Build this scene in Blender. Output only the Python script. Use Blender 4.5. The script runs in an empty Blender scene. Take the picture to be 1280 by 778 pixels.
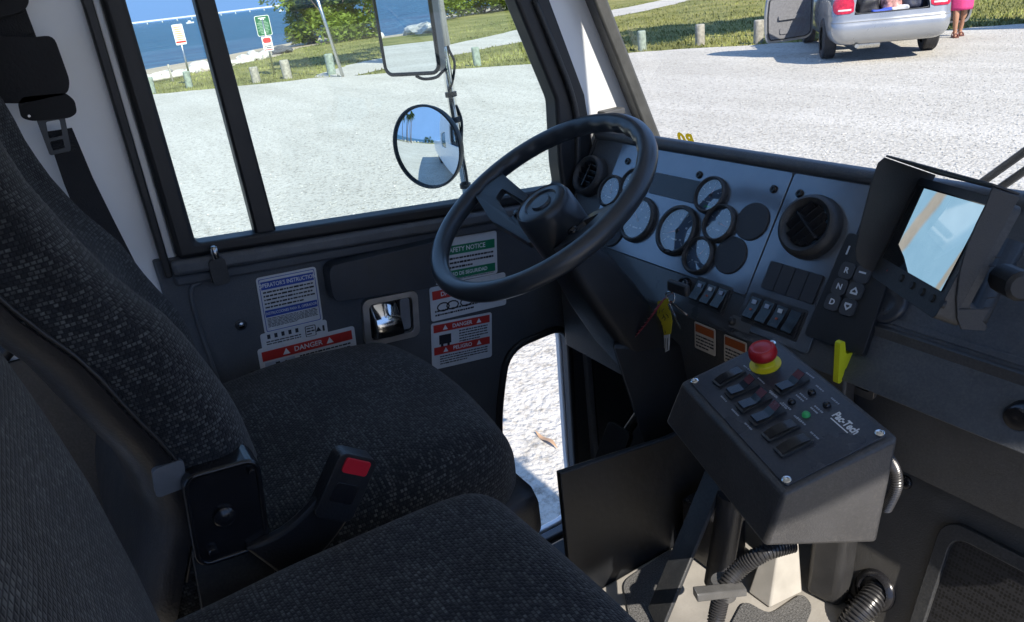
import bpy, bmesh, math, random
import numpy as np
from mathutils import Vector, Matrix, noise
from mathutils.geometry import tessellate_polygon
random.seed(7)
SC = bpy.context.scene
COL = SC.collection
R = math.radians

# ------------------------------------------------------------------ camera
F, CX, CY = 961.0, 640.0, 389.0
_x = Vector((.655, .353, -1)).normalized()
_y = Vector((1.880, -.6566, 1)); _y = (_y - _x * _y.dot(_x)).normalized()
_z = _x.cross(_y)
CAM = Vector((0, 0, 2.0))
GZ = 0.12                                   # ground height below the cab
cam = bpy.data.cameras.new('camera')
cam.lens = F / 1280 * 36; cam.sensor_width = 36; cam.clip_start = .02; cam.clip_end = 20000
co = bpy.data.objects.new('camera', cam); COL.objects.link(co)
Rm = Matrix(((_x[0], -_x[1], -_x[2]), (_y[0], -_y[1], -_y[2]), (_z[0], -_z[1], -_z[2])))
co.matrix_world = Matrix.Translation(CAM) @ Rm.to_4x4()
SC.camera = co

# ------------------------------------------------------------------ sky, sun, exposure
SUN_AZ, SUN_EL = R(91.5), R(40)               # azimuth clockwise from +Y
w = bpy.data.worlds.new('World'); SC.world = w; w.use_nodes = True
nt = w.node_tree; bg = nt.nodes['Background']
sky = nt.nodes.new('ShaderNodeTexSky'); sky.sky_type = 'NISHITA'; sky.sun_disc = False
sky.sun_elevation = SUN_EL; sky.sun_rotation = SUN_AZ
sky.air_density = 1.0; sky.dust_density = .15; sky.ozone_density = 3.0
tcw = nt.nodes.new('ShaderNodeTexCoord'); mpw = nt.nodes.new('ShaderNodeMapping'); mpw.inputs['Location'].default_value = (0, 0, .95)
nt.links.new(tcw.outputs['Generated'], mpw.inputs[0]); nt.links.new(mpw.outputs[0], sky.inputs[0])   # the sky seen over the water is already blue
nt.links.new(sky.outputs[0], bg.inputs[0]); bg.inputs[1].default_value = .15
sl = bpy.data.lights.new('sun', 'SUN'); sl.energy = 2.75; sl.angle = R(.53); sl.color = (1, .92, .81)
so = bpy.data.objects.new('sun', sl); COL.objects.link(so)
SD = Vector((math.cos(SUN_EL) * math.sin(SUN_AZ), math.cos(SUN_EL) * math.cos(SUN_AZ), math.sin(SUN_EL)))
so.rotation_euler = SD.to_track_quat('Z', 'Y').to_euler()
SC.view_settings.view_transform = 'Standard'; SC.view_settings.look = 'None'
SC.view_settings.exposure = 1.62; SC.view_settings.gamma = 1
SC.view_settings.use_curve_mapping = False
HEAD_Z = 2.08                               # lower edge of the header over the windshield
SC.cycles.max_bounces = 10; SC.cycles.transparent_max_bounces = 16
SC.cycles.caustics_reflective = False; SC.cycles.caustics_refractive = False

# ------------------------------------------------------------------ measuring helpers (pixel of the photograph -> point of a real plane)
def ray(px, py):
    a, b = (px - CX) / F, (py - CY) / F
    return Vector((_x[0] * a + _x[1] * b + _x[2], _y[0] * a + _y[1] * b + _y[2], _z[0] * a + _z[1] * b + _z[2]))
def hit(p, n, q):
    d = ray(*p); n = Vector(n); return CAM + d * ((Vector(q) - CAM).dot(n) / d.dot(n))
def HX(p, x): return hit(p, (1, 0, 0), (x, 0, 0))
def HY(p, y): return hit(p, (0, 1, 0), (0, y, 0))
def HZ(p, z): return hit(p, (0, 0, 1), (0, 0, z))
def G(px, py): v = HZ((px, py), GZ); return v
class Frame:                                # local u, v, n frame
    def __init__(s, o, u, v, n=None):
        s.o = Vector(o); s.u = Vector(u).normalized(); s.v = Vector(v).normalized(); s.n = Vector(n) if n else s.u.cross(s.v).normalized()
    def P(s, a, b, c=0): return s.o + s.u * a + s.v * b + s.n * c
    def uv(s, p):
        q = hit(p, s.n, s.o) - s.o; return q.dot(s.u), q.dot(s.v)
    def mat(s):
        m = Matrix((s.u, s.v, s.n)).transposed().to_4x4(); m.translation = s.o; return m

# ------------------------------------------------------------------ materials
MATS = {}
def M(name, col=(.5, .5, .5), rough=.5, metal=0, var=.12, vscale=30, bump=0, bscale=200, coat=0, spec=.5, emit=None, estr=0, rvar=.1, dust=0):
    if name in MATS: return MATS[name]
    m = bpy.data.materials.new(name); m.use_nodes = True; MATS[name] = m
    t = m.node_tree; b = t.nodes['Principled BSDF']
    b.inputs['Roughness'].default_value = rough; b.inputs['Metallic'].default_value = metal
    b.inputs['Specular IOR Level'].default_value = spec; b.inputs['Coat Weight'].default_value = coat
    b.inputs['Coat Roughness'].default_value = .08
    tc = t.nodes.new('ShaderNodeTexCoord')
    n1 = t.nodes.new('ShaderNodeTexNoise'); n1.inputs['Scale'].default_value = vscale; n1.inputs['Detail'].default_value = 6
    t.links.new(tc.outputs['Object'], n1.inputs['Vector'])
    r = t.nodes.new('ShaderNodeValToRGB'); r.color_ramp.elements[0].position = .3; r.color_ramp.elements[1].position = .7
    r.color_ramp.elements[0].color = (*[c * (1 - var) for c in col], 1); r.color_ramp.elements[1].color = (*[min(1, c * (1 + var)) for c in col], 1)
    t.links.new(n1.outputs[0], r.inputs[0]); t.links.new(r.outputs[0], b.inputs['Base Color'])
    if dust:                                # uneven settled dust and scuffs
        d1 = t.nodes.new('ShaderNodeTexNoise'); d1.inputs['Scale'].default_value = 5; d1.inputs['Detail'].default_value = 9; d1.inputs['Roughness'].default_value = .7
        d2 = t.nodes.new('ShaderNodeTexNoise'); d2.inputs['Scale'].default_value = 260; d2.inputs['Detail'].default_value = 2
        t.links.new(tc.outputs['Object'], d1.inputs['Vector']); t.links.new(tc.outputs['Object'], d2.inputs['Vector'])
        dm = t.nodes.new('ShaderNodeMath'); dm.operation = 'MULTIPLY'; t.links.new(d1.outputs[0], dm.inputs[0]); t.links.new(d2.outputs[0], dm.inputs[1])
        dr = t.nodes.new('ShaderNodeMapRange'); dr.inputs['From Min'].default_value = .2; dr.inputs['From Max'].default_value = .42; dr.inputs['To Max'].default_value = dust; t.links.new(dm.outputs[0], dr.inputs[0])
        dx = t.nodes.new('ShaderNodeMix'); dx.data_type = 'RGBA'; t.links.new(dr.outputs[0], dx.inputs[0]); t.links.new(r.outputs[0], dx.inputs[6]); dx.inputs[7].default_value = (.24, .23, .21, 1); t.links.new(dx.outputs[2], b.inputs['Base Color'])
    if rvar:
        mr = t.nodes.new('ShaderNodeMapRange'); mr.inputs['To Min'].default_value = max(0, rough - rvar); mr.inputs['To Max'].default_value = min(1, rough + rvar)
        t.links.new(n1.outputs[0], mr.inputs[0]); t.links.new(mr.outputs[0], b.inputs['Roughness'])
    if bump:
        n2 = t.nodes.new('ShaderNodeTexNoise'); n2.inputs['Scale'].default_value = bscale; n2.inputs['Detail'].default_value = 3
        t.links.new(tc.outputs['Object'], n2.inputs['Vector'])
        bp = t.nodes.new('ShaderNodeBump'); bp.inputs['Strength'].default_value = bump; bp.inputs['Distance'].default_value = .002
        t.links.new(n2.outputs[0], bp.inputs['Height']); t.links.new(bp.outputs[0], b.inputs['Normal'])
    if emit:
        b.inputs['Emission Color'].default_value = (*emit, 1); b.inputs['Emission Strength'].default_value = estr
    return m
def glass(name, tint, f0=.04, dirt=0.0):
    m = bpy.data.materials.new(name); m.use_nodes = True; t = m.node_tree; t.nodes.clear()
    o = t.nodes.new('ShaderNodeOutputMaterial'); tr = t.nodes.new('ShaderNodeBsdfTransparent'); tr.inputs[0].default_value = (*tint, 1)
    gl = t.nodes.new('ShaderNodeBsdfGlossy'); gl.inputs['Roughness'].default_value = .01
    lw = t.nodes.new('ShaderNodeLayerWeight'); lw.inputs[0].default_value = .5
    pw = t.nodes.new('ShaderNodeMath'); pw.operation = 'POWER'; pw.inputs[1].default_value = 5; t.links.new(lw.outputs['Facing'], pw.inputs[0])
    fr = t.nodes.new('ShaderNodeMath'); fr.operation = 'MULTIPLY_ADD'; fr.inputs[1].default_value = .9; fr.inputs[2].default_value = f0; t.links.new(pw.outputs[0], fr.inputs[0])
    mx = t.nodes.new('ShaderNodeMixShader'); t.links.new(fr.outputs[0], mx.inputs[0]); t.links.new(tr.outputs[0], mx.inputs[1]); t.links.new(gl.outputs[0], mx.inputs[2])
    out = mx
    if dirt:
        df = t.nodes.new('ShaderNodeBsdfDiffuse'); df.inputs[0].default_value = (.75, .75, .72, 1)
        tc = t.nodes.new('ShaderNodeTexCoord'); nz = t.nodes.new('ShaderNodeTexNoise'); nz.inputs['Scale'].default_value = 3.2; nz.inputs['Detail'].default_value = 5
        t.links.new(tc.outputs['Object'], nz.inputs['Vector'])
        mr = t.nodes.new('ShaderNodeMapRange'); mr.inputs['From Min'].default_value = .4; mr.inputs['From Max'].default_value = .75; mr.inputs['To Max'].default_value = dirt
        t.links.new(nz.outputs[0], mr.inputs[0])
        m2 = t.nodes.new('ShaderNodeMixShader'); t.links.new(mr.outputs[0], m2.inputs[0]); t.links.new(mx.outputs[0], m2.inputs[1]); t.links.new(df.outputs[0], m2.inputs[2]); out = m2
    t.links.new(out.outputs[0], o.inputs[0]); return m
def fabric():
    m = bpy.data.materials.new('seat_fabric'); m.use_nodes = True; t = m.node_tree; b = t.nodes['Principled BSDF']; L = t.links
    b.inputs['Roughness'].default_value = .95; b.inputs['Specular IOR Level'].default_value = .15
    b.inputs['Sheen Weight'].default_value = .12; b.inputs['Sheen Roughness'].default_value = .5
    uv = t.nodes.new('ShaderNodeTexCoord')
    nw = t.nodes.new('ShaderNodeTexNoise'); nw.inputs['Scale'].default_value = 22; L.new(uv.outputs['UV'], nw.inputs['Vector'])
    va = t.nodes.new('ShaderNodeVectorMath'); va.operation = 'MULTIPLY_ADD'; va.inputs[1].default_value = (.0035, .0035, 0); L.new(nw.outputs[1], va.inputs[0]); L.new(uv.outputs['UV'], va.inputs[2])
    br = t.nodes.new('ShaderNodeTexBrick'); L.new(va.outputs[0], br.inputs['Vector'])
    br.inputs['Scale'].default_value = 1; br.inputs['Brick Width'].default_value = .0052; br.inputs['Row Height'].default_value = .0043
    br.inputs['Mortar Size'].default_value = .0013; br.inputs['Mortar Smooth'].default_value = 1; br.inputs['Bias'].default_value = -.35
    br.inputs['Color1'].default_value = (.012, .013, .0152, 1); br.inputs['Color2'].default_value = (.12, .128, .124, 1); br.inputs['Mortar'].default_value = (.0045, .005, .0065, 1)
    n2 = t.nodes.new('ShaderNodeTexNoise'); n2.inputs['Scale'].default_value = 300; n2.inputs['Detail'].default_value = 2; L.new(uv.outputs['UV'], n2.inputs['Vector'])
    n3 = t.nodes.new('ShaderNodeTexNoise'); n3.inputs['Scale'].default_value = 9; n3.inputs['Detail'].default_value = 4; L.new(uv.outputs['UV'], n3.inputs['Vector'])
    mm = t.nodes.new('ShaderNodeMath'); mm.operation = 'MULTIPLY'; L.new(n2.outputs[0], mm.inputs[0]); L.new(n3.outputs[0], mm.inputs[1])
    mr = t.nodes.new('ShaderNodeMapRange'); mr.inputs['From Min'].default_value = .12; mr.inputs['From Max'].default_value = .40; mr.inputs['To Min'].default_value = .4; mr.inputs['To Max'].default_value = 1.35; L.new(mm.outputs[0], mr.inputs[0])
    mx = t.nodes.new('ShaderNodeMix'); mx.data_type = 'RGBA'; mx.blend_type = 'MULTIPLY'; mx.inputs[0].default_value = 1
    L.new(br.outputs[0], mx.inputs[6]); L.new(mr.outputs[0], mx.inputs[7])
    ad = t.nodes.new('ShaderNodeMix'); ad.data_type = 'RGBA'; ad.blend_type = 'ADD'; ad.inputs[0].default_value = 1; ad.inputs[7].default_value = (.008, .0092, .0115, 1)
    L.new(mx.outputs[2], ad.inputs[6]); L.new(ad.outputs[2], b.inputs['Base Color'])
    bp = t.nodes.new('ShaderNodeBump'); bp.inputs['Strength'].default_value = .5; bp.inputs['Distance'].default_value = .0015
    L.new(br.outputs[1], bp.inputs['Height']); bp.invert = True; L.new(bp.outputs[0], b.inputs['Normal'])
    MATS['fabric'] = m; return m

FAB = fabric()
WHITE = M('white_paint', (.86, .87, .87), .35, var=.04, vscale=6, coat=.3)
BLK = M('black_plastic', (.028, .030, .033), .45, bump=.2, bscale=700, dust=.10)
BLKG = M('black_gloss', (.012, .012, .014), .18, var=.2)
RUB = M('black_rubber', (.014, .015, .017), .5, bump=.1, bscale=150)
GREYP = M('door_grey_plastic', (.074, .081, .092), .5, bump=.4, bscale=600, var=.12, vscale=5, dust=.14)
GREYL = M('ledge_grey_plastic', (.092, .10, .112), .45, bump=.3, bscale=600, dust=.15)
PANEL = M('gauge_panel_paint', (.185, .21, .245), .24, .65, var=.06, coat=.6, bump=.02, bscale=40, rvar=.04)
DASH = M('dash_vinyl', (.075, .083, .094), .42, bump=.4, bscale=500, dust=.2)
FASC = M('fascia_dark', (.056, .057, .060), .45, bump=.3, bscale=500, dust=.14)
WHEELM = M('wheel_rubber', (.028, .035, .045), .3, bump=.06, bscale=300, var=.04, rvar=.04)
CHROME = M('chrome', (.75, .75, .73), .12, 1, var=.05)
STEEL = M('steel', (.55, .56, .55), .3, 1, var=.1)
SCREW = M('screw_metal', (.45, .45, .44), .25, 1)
LBLW = M('label_white', (.62, .64, .66), .4, var=.05, vscale=60)
LBLB = M('label_blue', (.02, .07, .36), .4, var=.08)
LBLG = M('label_green', (.01, .19, .09), .4, var=.08)
LBLR = M('label_red', (.5, .035, .03), .4, var=.08)
LBLO = M('label_orange', (.3, .075, .02), .45, var=.12)
INK = M('ink_black', (.02, .022, .03), .5)
INKW = M('ink_white', (.7, .72, .74), .5)
YEL = M('yellow_plastic', (.72, .62, .02), .4, var=.08)
YELG = M('yellow_green_plastic', (.62, .66, .02), .4, var=.08)
REDP = M('red_plastic', (.4, .012, .018), .35, var=.12)
BOXM = M('powder_coat_black', (.05, .05, .053), .36, bump=.3, bscale=420, var=.15, vscale=18, dust=.14)
FACEM = M('face_plate', (.03, .036, .05), .3, bump=.1, bscale=900, var=.15, vscale=9, dust=.1)
FLOORM = M('floor_paint', (.30, .285, .26), .55, bump=.2, bscale=90, var=.2, vscale=12, dust=.4)
GRIT = M('grit_pad', (.1, .1, .1), .9, bump=1.0, bscale=500, var=.7, vscale=420)
BEIGE = M('beige_bracket', (.40, .38, .34), .45, var=.1)
GW = glass('door_glass', (.92, .985, .97)); GWS = glass('windshield_glass', (.95, .97, .97), dirt=.07)
GCL = glass('gauge_glass', (.9, .9, .9))
MIRR = M('mirror_glass', (.86, .9, .92), .0, 1, var=.02, rvar=0)

# ------------------------------------------------------------------ mesh helpers
class MB:
    def __init__(s): s.v = []; s.f = []; s.m = []; s.uv = {}
    def add(s, vs, fs, mi=0):
        o = len(s.v); s.v += [Vector(v) for v in vs]
        for f in fs: s.f.append([i + o for i in f]); s.m.append(mi)
        return o
    def quad(s, a, b, c, d, mi=0): s.add([a, b, c, d], [(0, 1, 2, 3)], mi)
    def box(s, c, d, mi=0, fr=None):
        c = Vector(c); h = Vector(d) / 2
        vs = [(x, y, z) for x in (-h.x, h.x) for y in (-h.y, h.y) for z in (-h.z, h.z)]
        if fr: vs = [fr.P(c.x + x, c.y + y, c.z + z) for x, y, z in vs]
        else: vs = [c + Vector(v) for v in vs]
        s.add(vs, [(0, 1, 3, 2), (4, 6, 7, 5), (0, 4, 5, 1), (2, 3, 7, 6), (0, 2, 6, 4), (1, 5, 7, 3)], mi)
    def hexa(s, a, b, mi=0):                # two loops of n points joined
        n = len(a); s.add(list(a) + list(b), [list(range(n))[::-1], list(range(n, 2 * n))] + [(i, (i + 1) % n, n + (i + 1) % n, n + i) for i in range(n)], mi)
    def prism(s, outer, holes, fn, z0, z1, mi=0):   # 2-D polygon with holes, fn(a, b, c) -> point
        loops = [outer] + list(holes); pts = [p for l in loops for p in l]; n = len(pts)
        tris = tessellate_polygon([[Vector((p[0], p[1], 0)) for p in l] for l in loops])
        vs = [fn(p[0], p[1], z1) for p in pts] + [fn(p[0], p[1], z0) for p in pts]
        fs = []
        for t in tris:
            a, b, c = [pts[i] for i in t]
            if (b[0] - a[0]) * (c[1] - a[1]) - (b[1] - a[1]) * (c[0] - a[0]) < 0: t = t[::-1]
            fs.append(tuple(t)); fs.append(tuple(i + n for i in t[::-1]))
        o = 0
        for l in loops:
            k = len(l)
            for i in range(k): fs.append((o + i, o + (i + 1) % k, n + o + (i + 1) % k, n + o + i))
            o += k
        s.add(vs, fs, mi)
    def tube(s, pts, r, n=10, mi=0, closed=False, cap=True):
        pts = [Vector(p) for p in pts]; k = len(pts); rr = r if isinstance(r, (list, tuple)) else [r] * k
        up = None; rings = []
        for i, p in enumerate(pts):
            if closed: t = pts[(i + 1) % k] - pts[i - 1]
            else: t = pts[min(i + 1, k - 1)] - pts[max(i - 1, 0)]
            t.normalize()
            if up is None: up = t.orthogonal().normalized()
            up = (up - t * up.dot(t)); up = up.normalized() if up.length > 1e-6 else t.orthogonal().normalized()
            b = t.cross(up)
            rings.append([p + (up * math.cos(a) + b * math.sin(a)) * rr[i] for a in [2 * math.pi * j / n for j in range(n)]])
        fs = []
        for i in range(k if closed else k - 1):
            a, b2 = i * n, ((i + 1) % k) * n
            for j in range(n): fs.append((a + j, a + (j + 1) % n, b2 + (j + 1) % n, b2 + j))
        if cap and not closed: fs += [tuple(range(n))[::-1], tuple(range((k - 1) * n, k * n))]
        s.add([p for rg in rings for p in rg], fs, mi)
    def lathe(s, prof, fr, n=32, mi=0, c=(0, 0), cap=True):   # prof: (radius, height) about fr.n
        vs = []; fs = []; k = len(prof)
        for r, h in prof:
            for j in range(n):
                a = 2 * math.pi * j / n; vs.append(fr.P(c[0] + r * math.cos(a), c[1] + r * math.sin(a), h))
        for i in range(k - 1):
            for j in range(n): fs.append((i * n + j, i * n + (j + 1) % n, (i + 1) * n + (j + 1) % n, (i + 1) * n + j))
        if cap: fs += [tuple(range(n))[::-1], tuple(range((k - 1) * n, k * n))]
        s.add(vs, fs, mi)
    def grid(s, rows, closed=False, mi=0, cap=False):
        k = len(rows); n = len(rows[0]); fs = []
        for i in range(k - 1):
            for j in range(n if closed else n - 1):
                fs.append((i * n + j, i * n + (j + 1) % n, (i + 1) * n + (j + 1) % n, (i + 1) * n + j))
        if cap: fs += [tuple(range(n))[::-1], tuple(range((k - 1) * n, k * n))]
        s.add([p for r in rows for p in r], fs, mi)
    def build(s, name, mats, parent=None, bevel=0, smooth=None, sub=0, seg=2, uvbox=False):
        me = bpy.data.meshes.new(name); me.from_pydata([tuple(v) for v in s.v], [], s.f)
        if not isinstance(mats, (list, tuple)): mats = [mats]
        for m in mats: me.materials.append(m)
        me.polygons.foreach_set('material_index', s.m)
        bm = bmesh.new(); bm.from_mesh(me); bmesh.ops.recalc_face_normals(bm, faces=bm.faces); bm.to_mesh(me); bm.free()
        if uvbox:
            ul = me.uv_layers.new(name='UVMap')
            for p in me.polygons:
                n = p.normal; ax = max(range(3), key=lambda i: abs(n[i]))
                for li in p.loop_indices:
                    c = me.vertices[me.loops[li].vertex_index].co
                    ul.data[li].uv = (c.y, c.z) if ax == 0 else ((c.x, c.z) if ax == 1 else (c.x, c.y))
        if smooth is not None:
            me.polygons.foreach_set('use_smooth', [True] * len(me.polygons))
            if smooth < 180:
                try: me.set_sharp_from_angle(angle=R(smooth))
                except Exception: pass
        o = bpy.data.objects.new(name, me); COL.objects.link(o)
        if bevel:
            b = o.modifiers.new('bevel', 'BEVEL'); b.width = bevel; b.segments = seg; b.limit_method = 'ANGLE'; b.angle_limit = R(40); b.harden_normals = False
            if smooth is None:
                me.polygons.foreach_set('use_smooth', [True] * len(me.polygons)); me.set_sharp_from_angle(angle=R(50))
        if sub:
            d = o.modifiers.new('subsurf', 'SUBSURF'); d.levels = d.render_levels = sub
        if parent: attach(o, parent)
        return o
def wloc(o):
    v = Vector(o.location)
    while o.parent: o = o.parent; v = v  # roots only carry translation
    return v
def attach(o, parent):
    o.parent = parent
    root = parent
    while root.parent: root = root.parent
    if parent.parent is None: o.matrix_parent_inverse = Matrix.Translation(-Vector(root.location)) if root.type == 'EMPTY' or True else Matrix()
    return o
def tag(o, label=None, cat=None, group=None, kind=None):
    if label: o['label'] = label
    if cat: o['category'] = cat
    if group: o['group'] = group
    if kind: o['kind'] = kind
    return o
def thing(name, loc, label, cat, group=None):
    o = bpy.data.objects.new(name, None); COL.objects.link(o); o.location = loc; o.empty_display_size = .05
    return tag(o, label, cat, group)
_tc = {}
def text_mesh(txt, size, align='CENTER', bold=0):
    k = (txt, size, align, bold)
    if k in _tc: return _tc[k]
    c = bpy.data.curves.new('t', 'FONT'); c.body = txt; c.size = size; c.align_x = align; c.align_y = 'CENTER'; c.offset = bold; c.resolution_u = 3
    o = bpy.data.objects.new('t', c); COL.objects.link(o)
    dg = bpy.context.evaluated_depsgraph_get(); me = bpy.data.meshes.new_from_object(o.evaluated_get(dg))
    r = ([v.co.copy() for v in me.vertices], [tuple(p.vertices) for p in me.polygons])
    bpy.data.objects.remove(o); bpy.data.curves.remove(c); bpy.data.meshes.remove(me); _tc[k] = r; return r
def put_text(mb, fr, txt, size, a, b, c, mi, align='CENTER', bold=0, rot=0, sx=1, mirror=False):
    vs, fs = text_mesh(txt, size, align, bold); cr, sr = math.cos(rot), math.sin(rot)
    q = []
    for v in vs:
        x, y = v.x * sx * (-1 if mirror else 1), v.y
        q.append(fr.P(a + x * cr - y * sr, b + x * sr + y * cr, c))
    mb.add(q, fs, mi)
def rrect(w, h, r, n=5, cx=0, cy=0):
    out = []
    for sx, sy, a0 in ((1, 1, 0), (-1, 1, 90), (-1, -1, 180), (1, -1, 270)):
        for i in range(n + 1):
            a = R(a0 + 90 * i / n); out.append((cx + sx * (w / 2 - r) + r * math.cos(a), cy + sy * (h / 2 - r) + r * math.sin(a)))
    return out
def catmull(pts, n=8):
    pts = [Vector(p) for p in pts]; out = []
    for i in range(len(pts) - 1):
        p0 = pts[max(i - 1, 0)]; p1 = pts[i]; p2 = pts[i + 1]; p3 = pts[min(i + 2, len(pts) - 1)]
        for j in range(n):
            t = j / n; out.append(.5 * ((2 * p1) + (p2 - p0) * t + (2 * p0 - 5 * p1 + 4 * p2 - p3) * t * t + (3 * p1 - p0 - 3 * p2 + p3) * t ** 3))
    return out + [pts[-1]]
def rounded_box(c, hx, hy, hz, r, n=26, plan=.0, crown=0, fn=None):
    mb = MB(); c = Vector(c)
    for ax in range(3):
        for sg in (-1, 1):
            rows = []
            for i in range(n + 1):
                row = []
                for j in range(n + 1):
                    a, b = -1 + 2 * i / n, -1 + 2 * j / n; a, b = [math.sin(t * math.pi / 2) * .35 + t * .65 for t in (a, b)]
                    q = [0, 0, 0]; q[ax] = sg; q[(ax + 1) % 3] = a; q[(ax + 2) % 3] = b
                    p = Vector((q[0] * hx, q[1] * hy, q[2] * hz))
                    k = Vector((max(-(hx - r), min(hx - r, p.x)), max(-(hy - r), min(hy - r, p.y)), max(-(hz - min(r, hz * .98)), min(hz - min(r, hz * .98), p.z))))
                    d = p - k
                    if d.length > 1e-9: p = k + d.normalized() * min(r, d.length if d.length < r else r)
                    u, v = p.x / hx, p.y / hy
                    p.x *= math.sqrt(max(0, 1 - plan * v * v)); p.y *= math.sqrt(max(0, 1 - plan * u * u))
                    p.z += crown * max(0, 1 - u * u) * max(0, 1 - v * v) * (1 if p.z > 0 else 0)
                    if fn: p = fn(p, u, v)
                    row.append(c + p)
                rows.append(row)
            mb.grid(rows)
    return mb
def weld(o, d=1e-4):
    bm = bmesh.new(); bm.from_mesh(o.data); bmesh.ops.remove_doubles(bm, verts=bm.verts, dist=d); bmesh.ops.recalc_face_normals(bm, faces=bm.faces)
    bm.to_mesh(o.data); bm.free(); o.data.polygons.foreach_set('use_smooth', [True] * len(o.data.polygons)); return o


# ================================================================== SETTING
def ground_mat(name, c1, c2, c3, s1, s2, bump, bs, rough=.95, dist=.01, tracks=False):
    m = bpy.data.materials.new(name); m.use_nodes = True; t = m.node_tree; b = t.nodes['Principled BSDF']; L = t.links
    b.inputs['Roughness'].default_value = rough; b.inputs['Specular IOR Level'].default_value = .2
    tc = t.nodes.new('ShaderNodeTexCoord')
    n1 = t.nodes.new('ShaderNodeTexNoise'); n1.inputs['Scale'].default_value = s1; n1.inputs['Detail'].default_value = 8; n1.inputs['Roughness'].default_value = .65
    n2 = t.nodes.new('ShaderNodeTexNoise'); n2.inputs['Scale'].default_value = s2; n2.inputs['Detail'].default_value = 4; n2.inputs['Roughness'].default_value = .75
    L.new(tc.outputs['Object'], n1.inputs[0]); L.new(tc.outputs['Object'], n2.inputs[0])
    r1 = t.nodes.new('ShaderNodeValToRGB'); r1.color_ramp.elements[0].position = .38; r1.color_ramp.elements[1].position = .62
    r1.color_ramp.elements[0].color = (*c1, 1); r1.color_ramp.elements[1].color = (*c2, 1); L.new(n1.outputs[0], r1.inputs[0])
    r2 = t.nodes.new('ShaderNodeValToRGB'); r2.color_ramp.elements[0].position = .3; r2.color_ramp.elements[1].position = .52
    r2.color_ramp.elements[0].color = (*c3, 1); r2.color_ramp.elements[1].color = (1, 1, 1, 1); L.new(n2.outputs[0], r2.inputs[0])
    mx = t.nodes.new('ShaderNodeMix'); mx.data_type = 'RGBA'; mx.blend_type = 'MULTIPLY'; mx.inputs[0].default_value = .8
    L.new(r1.outputs[0], mx.inputs[6]); L.new(r2.outputs[0], mx.inputs[7]); L.new(mx.outputs[2], b.inputs['Base Color'])
    if tracks:                               # long faint wheel tracks and pale packed patches
        mp = t.nodes.new('ShaderNodeMapping'); mp.inputs['Rotation'].default_value = (0, 0, .55); mp.inputs['Scale'].default_value = (.05, .9, 1); L.new(tc.outputs['Object'], mp.inputs[0])
        nt_ = t.nodes.new('ShaderNodeTexNoise'); nt_.inputs['Scale'].default_value = 1.6; nt_.inputs['Detail'].default_value = 5; nt_.inputs['Distortion'].default_value = .3; L.new(mp.outputs[0], nt_.inputs[0])
        rt = t.nodes.new('ShaderNodeValToRGB'); rt.color_ramp.elements[0].position = .42; rt.color_ramp.elements[1].position = .6; rt.color_ramp.elements[0].color = (.94, .937, .93, 1); rt.color_ramp.elements[1].color = (1.03, 1.03, 1.03, 1); L.new(nt_.outputs[0], rt.inputs[0])
        m3 = t.nodes.new('ShaderNodeMix'); m3.data_type = 'RGBA'; m3.blend_type = 'MULTIPLY'; m3.inputs[0].default_value = 1; L.new(mx.outputs[2], m3.inputs[6]); L.new(rt.outputs[0], m3.inputs[7]); L.new(m3.outputs[2], b.inputs['Base Color'])
    bp = t.nodes.new('ShaderNodeBump'); bp.inputs['Strength'].default_value = bump; bp.inputs['Distance'].default_value = dist
    n3 = t.nodes.new('ShaderNodeTexNoise'); n3.inputs['Scale'].default_value = bs; n3.inputs['Detail'].default_value = 3; L.new(tc.outputs['Object'], n3.inputs[0])
    L.new(n3.outputs[0], bp.inputs['Height']); L.new(bp.outputs[0], b.inputs['Normal'])
    return m
GRAV = ground_mat('shell_gravel', (.505, .475, .42), (.555, .525, .47), (.34, .325, .30), .5, 22, .9, 36, dist=.024, tracks=True)
GRASS = ground_mat('grass', (.14, .15, .035), (.27, .245, .085), (.5, .55, .42), .45, 9, 1, 14, dist=.04)
SAND = ground_mat('beach_sand', (.38, .31, .22), (.48, .4, .3), (.75, .72, .7), .6, 14, .4, 12)

lot_edge = [G(*p) for p in ((195, 118), (300, 107.5), (400, 97), (480, 92), (600, 85), (680, 80), (790, 66), (870, 60), (1000, 53), (1240, 33))]
shore = [G(*p) for p in ((150, 108), (190, 101), (250, 90), (300, 80), (345, 70), (372, 60))]
dirE = (lot_edge[-1] - lot_edge[-3]).normalized(); dirS = Vector((-.55, .83, 0))
shore2 = [shore[-1] + dirS * d + Vector((math.sin(d * .3) * .5, 0, 0)) for d in (6, 14, 26, 44, 80, 160)]
back = [Vector(p) for p in ((-25, -5, GZ), (-24, -14, GZ), (-20, -25, GZ), (-13, -34, GZ), (-2, -40, GZ), (12, -44, GZ), (40, -48, GZ), (160, -60, GZ))][::-1]
shoreline = back + shore + shore2
land = shoreline + [Vector((-150, 420, GZ)), Vector((420, 420, GZ)), Vector((420, -60, GZ))]
def sheet(name, pts, z, m, kind='structure', jag=0):
    mb = MB(); tris = tessellate_polygon([[Vector((p[0], p[1], 0)) for p in pts]])
    mb.add([(p[0], p[1], z) for p in pts], [tuple(t) for t in tris]); o = mb.build(name, m)
    for p in o.data.polygons:
        if p.normal.z < 0: p.flip()
    return tag(o, kind=kind)
def jag(pts, step, amp, seed=0):
    out = []
    for a, b in zip(pts[:-1], pts[1:]):
        n = max(1, int((b - a).length / step))
        for i in range(n):
            p = a.lerp(b, i / n); q = noise.noise_vector(p * .9 + Vector((seed, 0, 0))); q2 = noise.noise_vector(p * 3.1 + Vector((seed, 5, 0)))
            out.append(p + Vector((q.x + q2.x * .5, q.y + q2.y * .5, 0)) * amp)
    return out + [pts[-1]]
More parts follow.
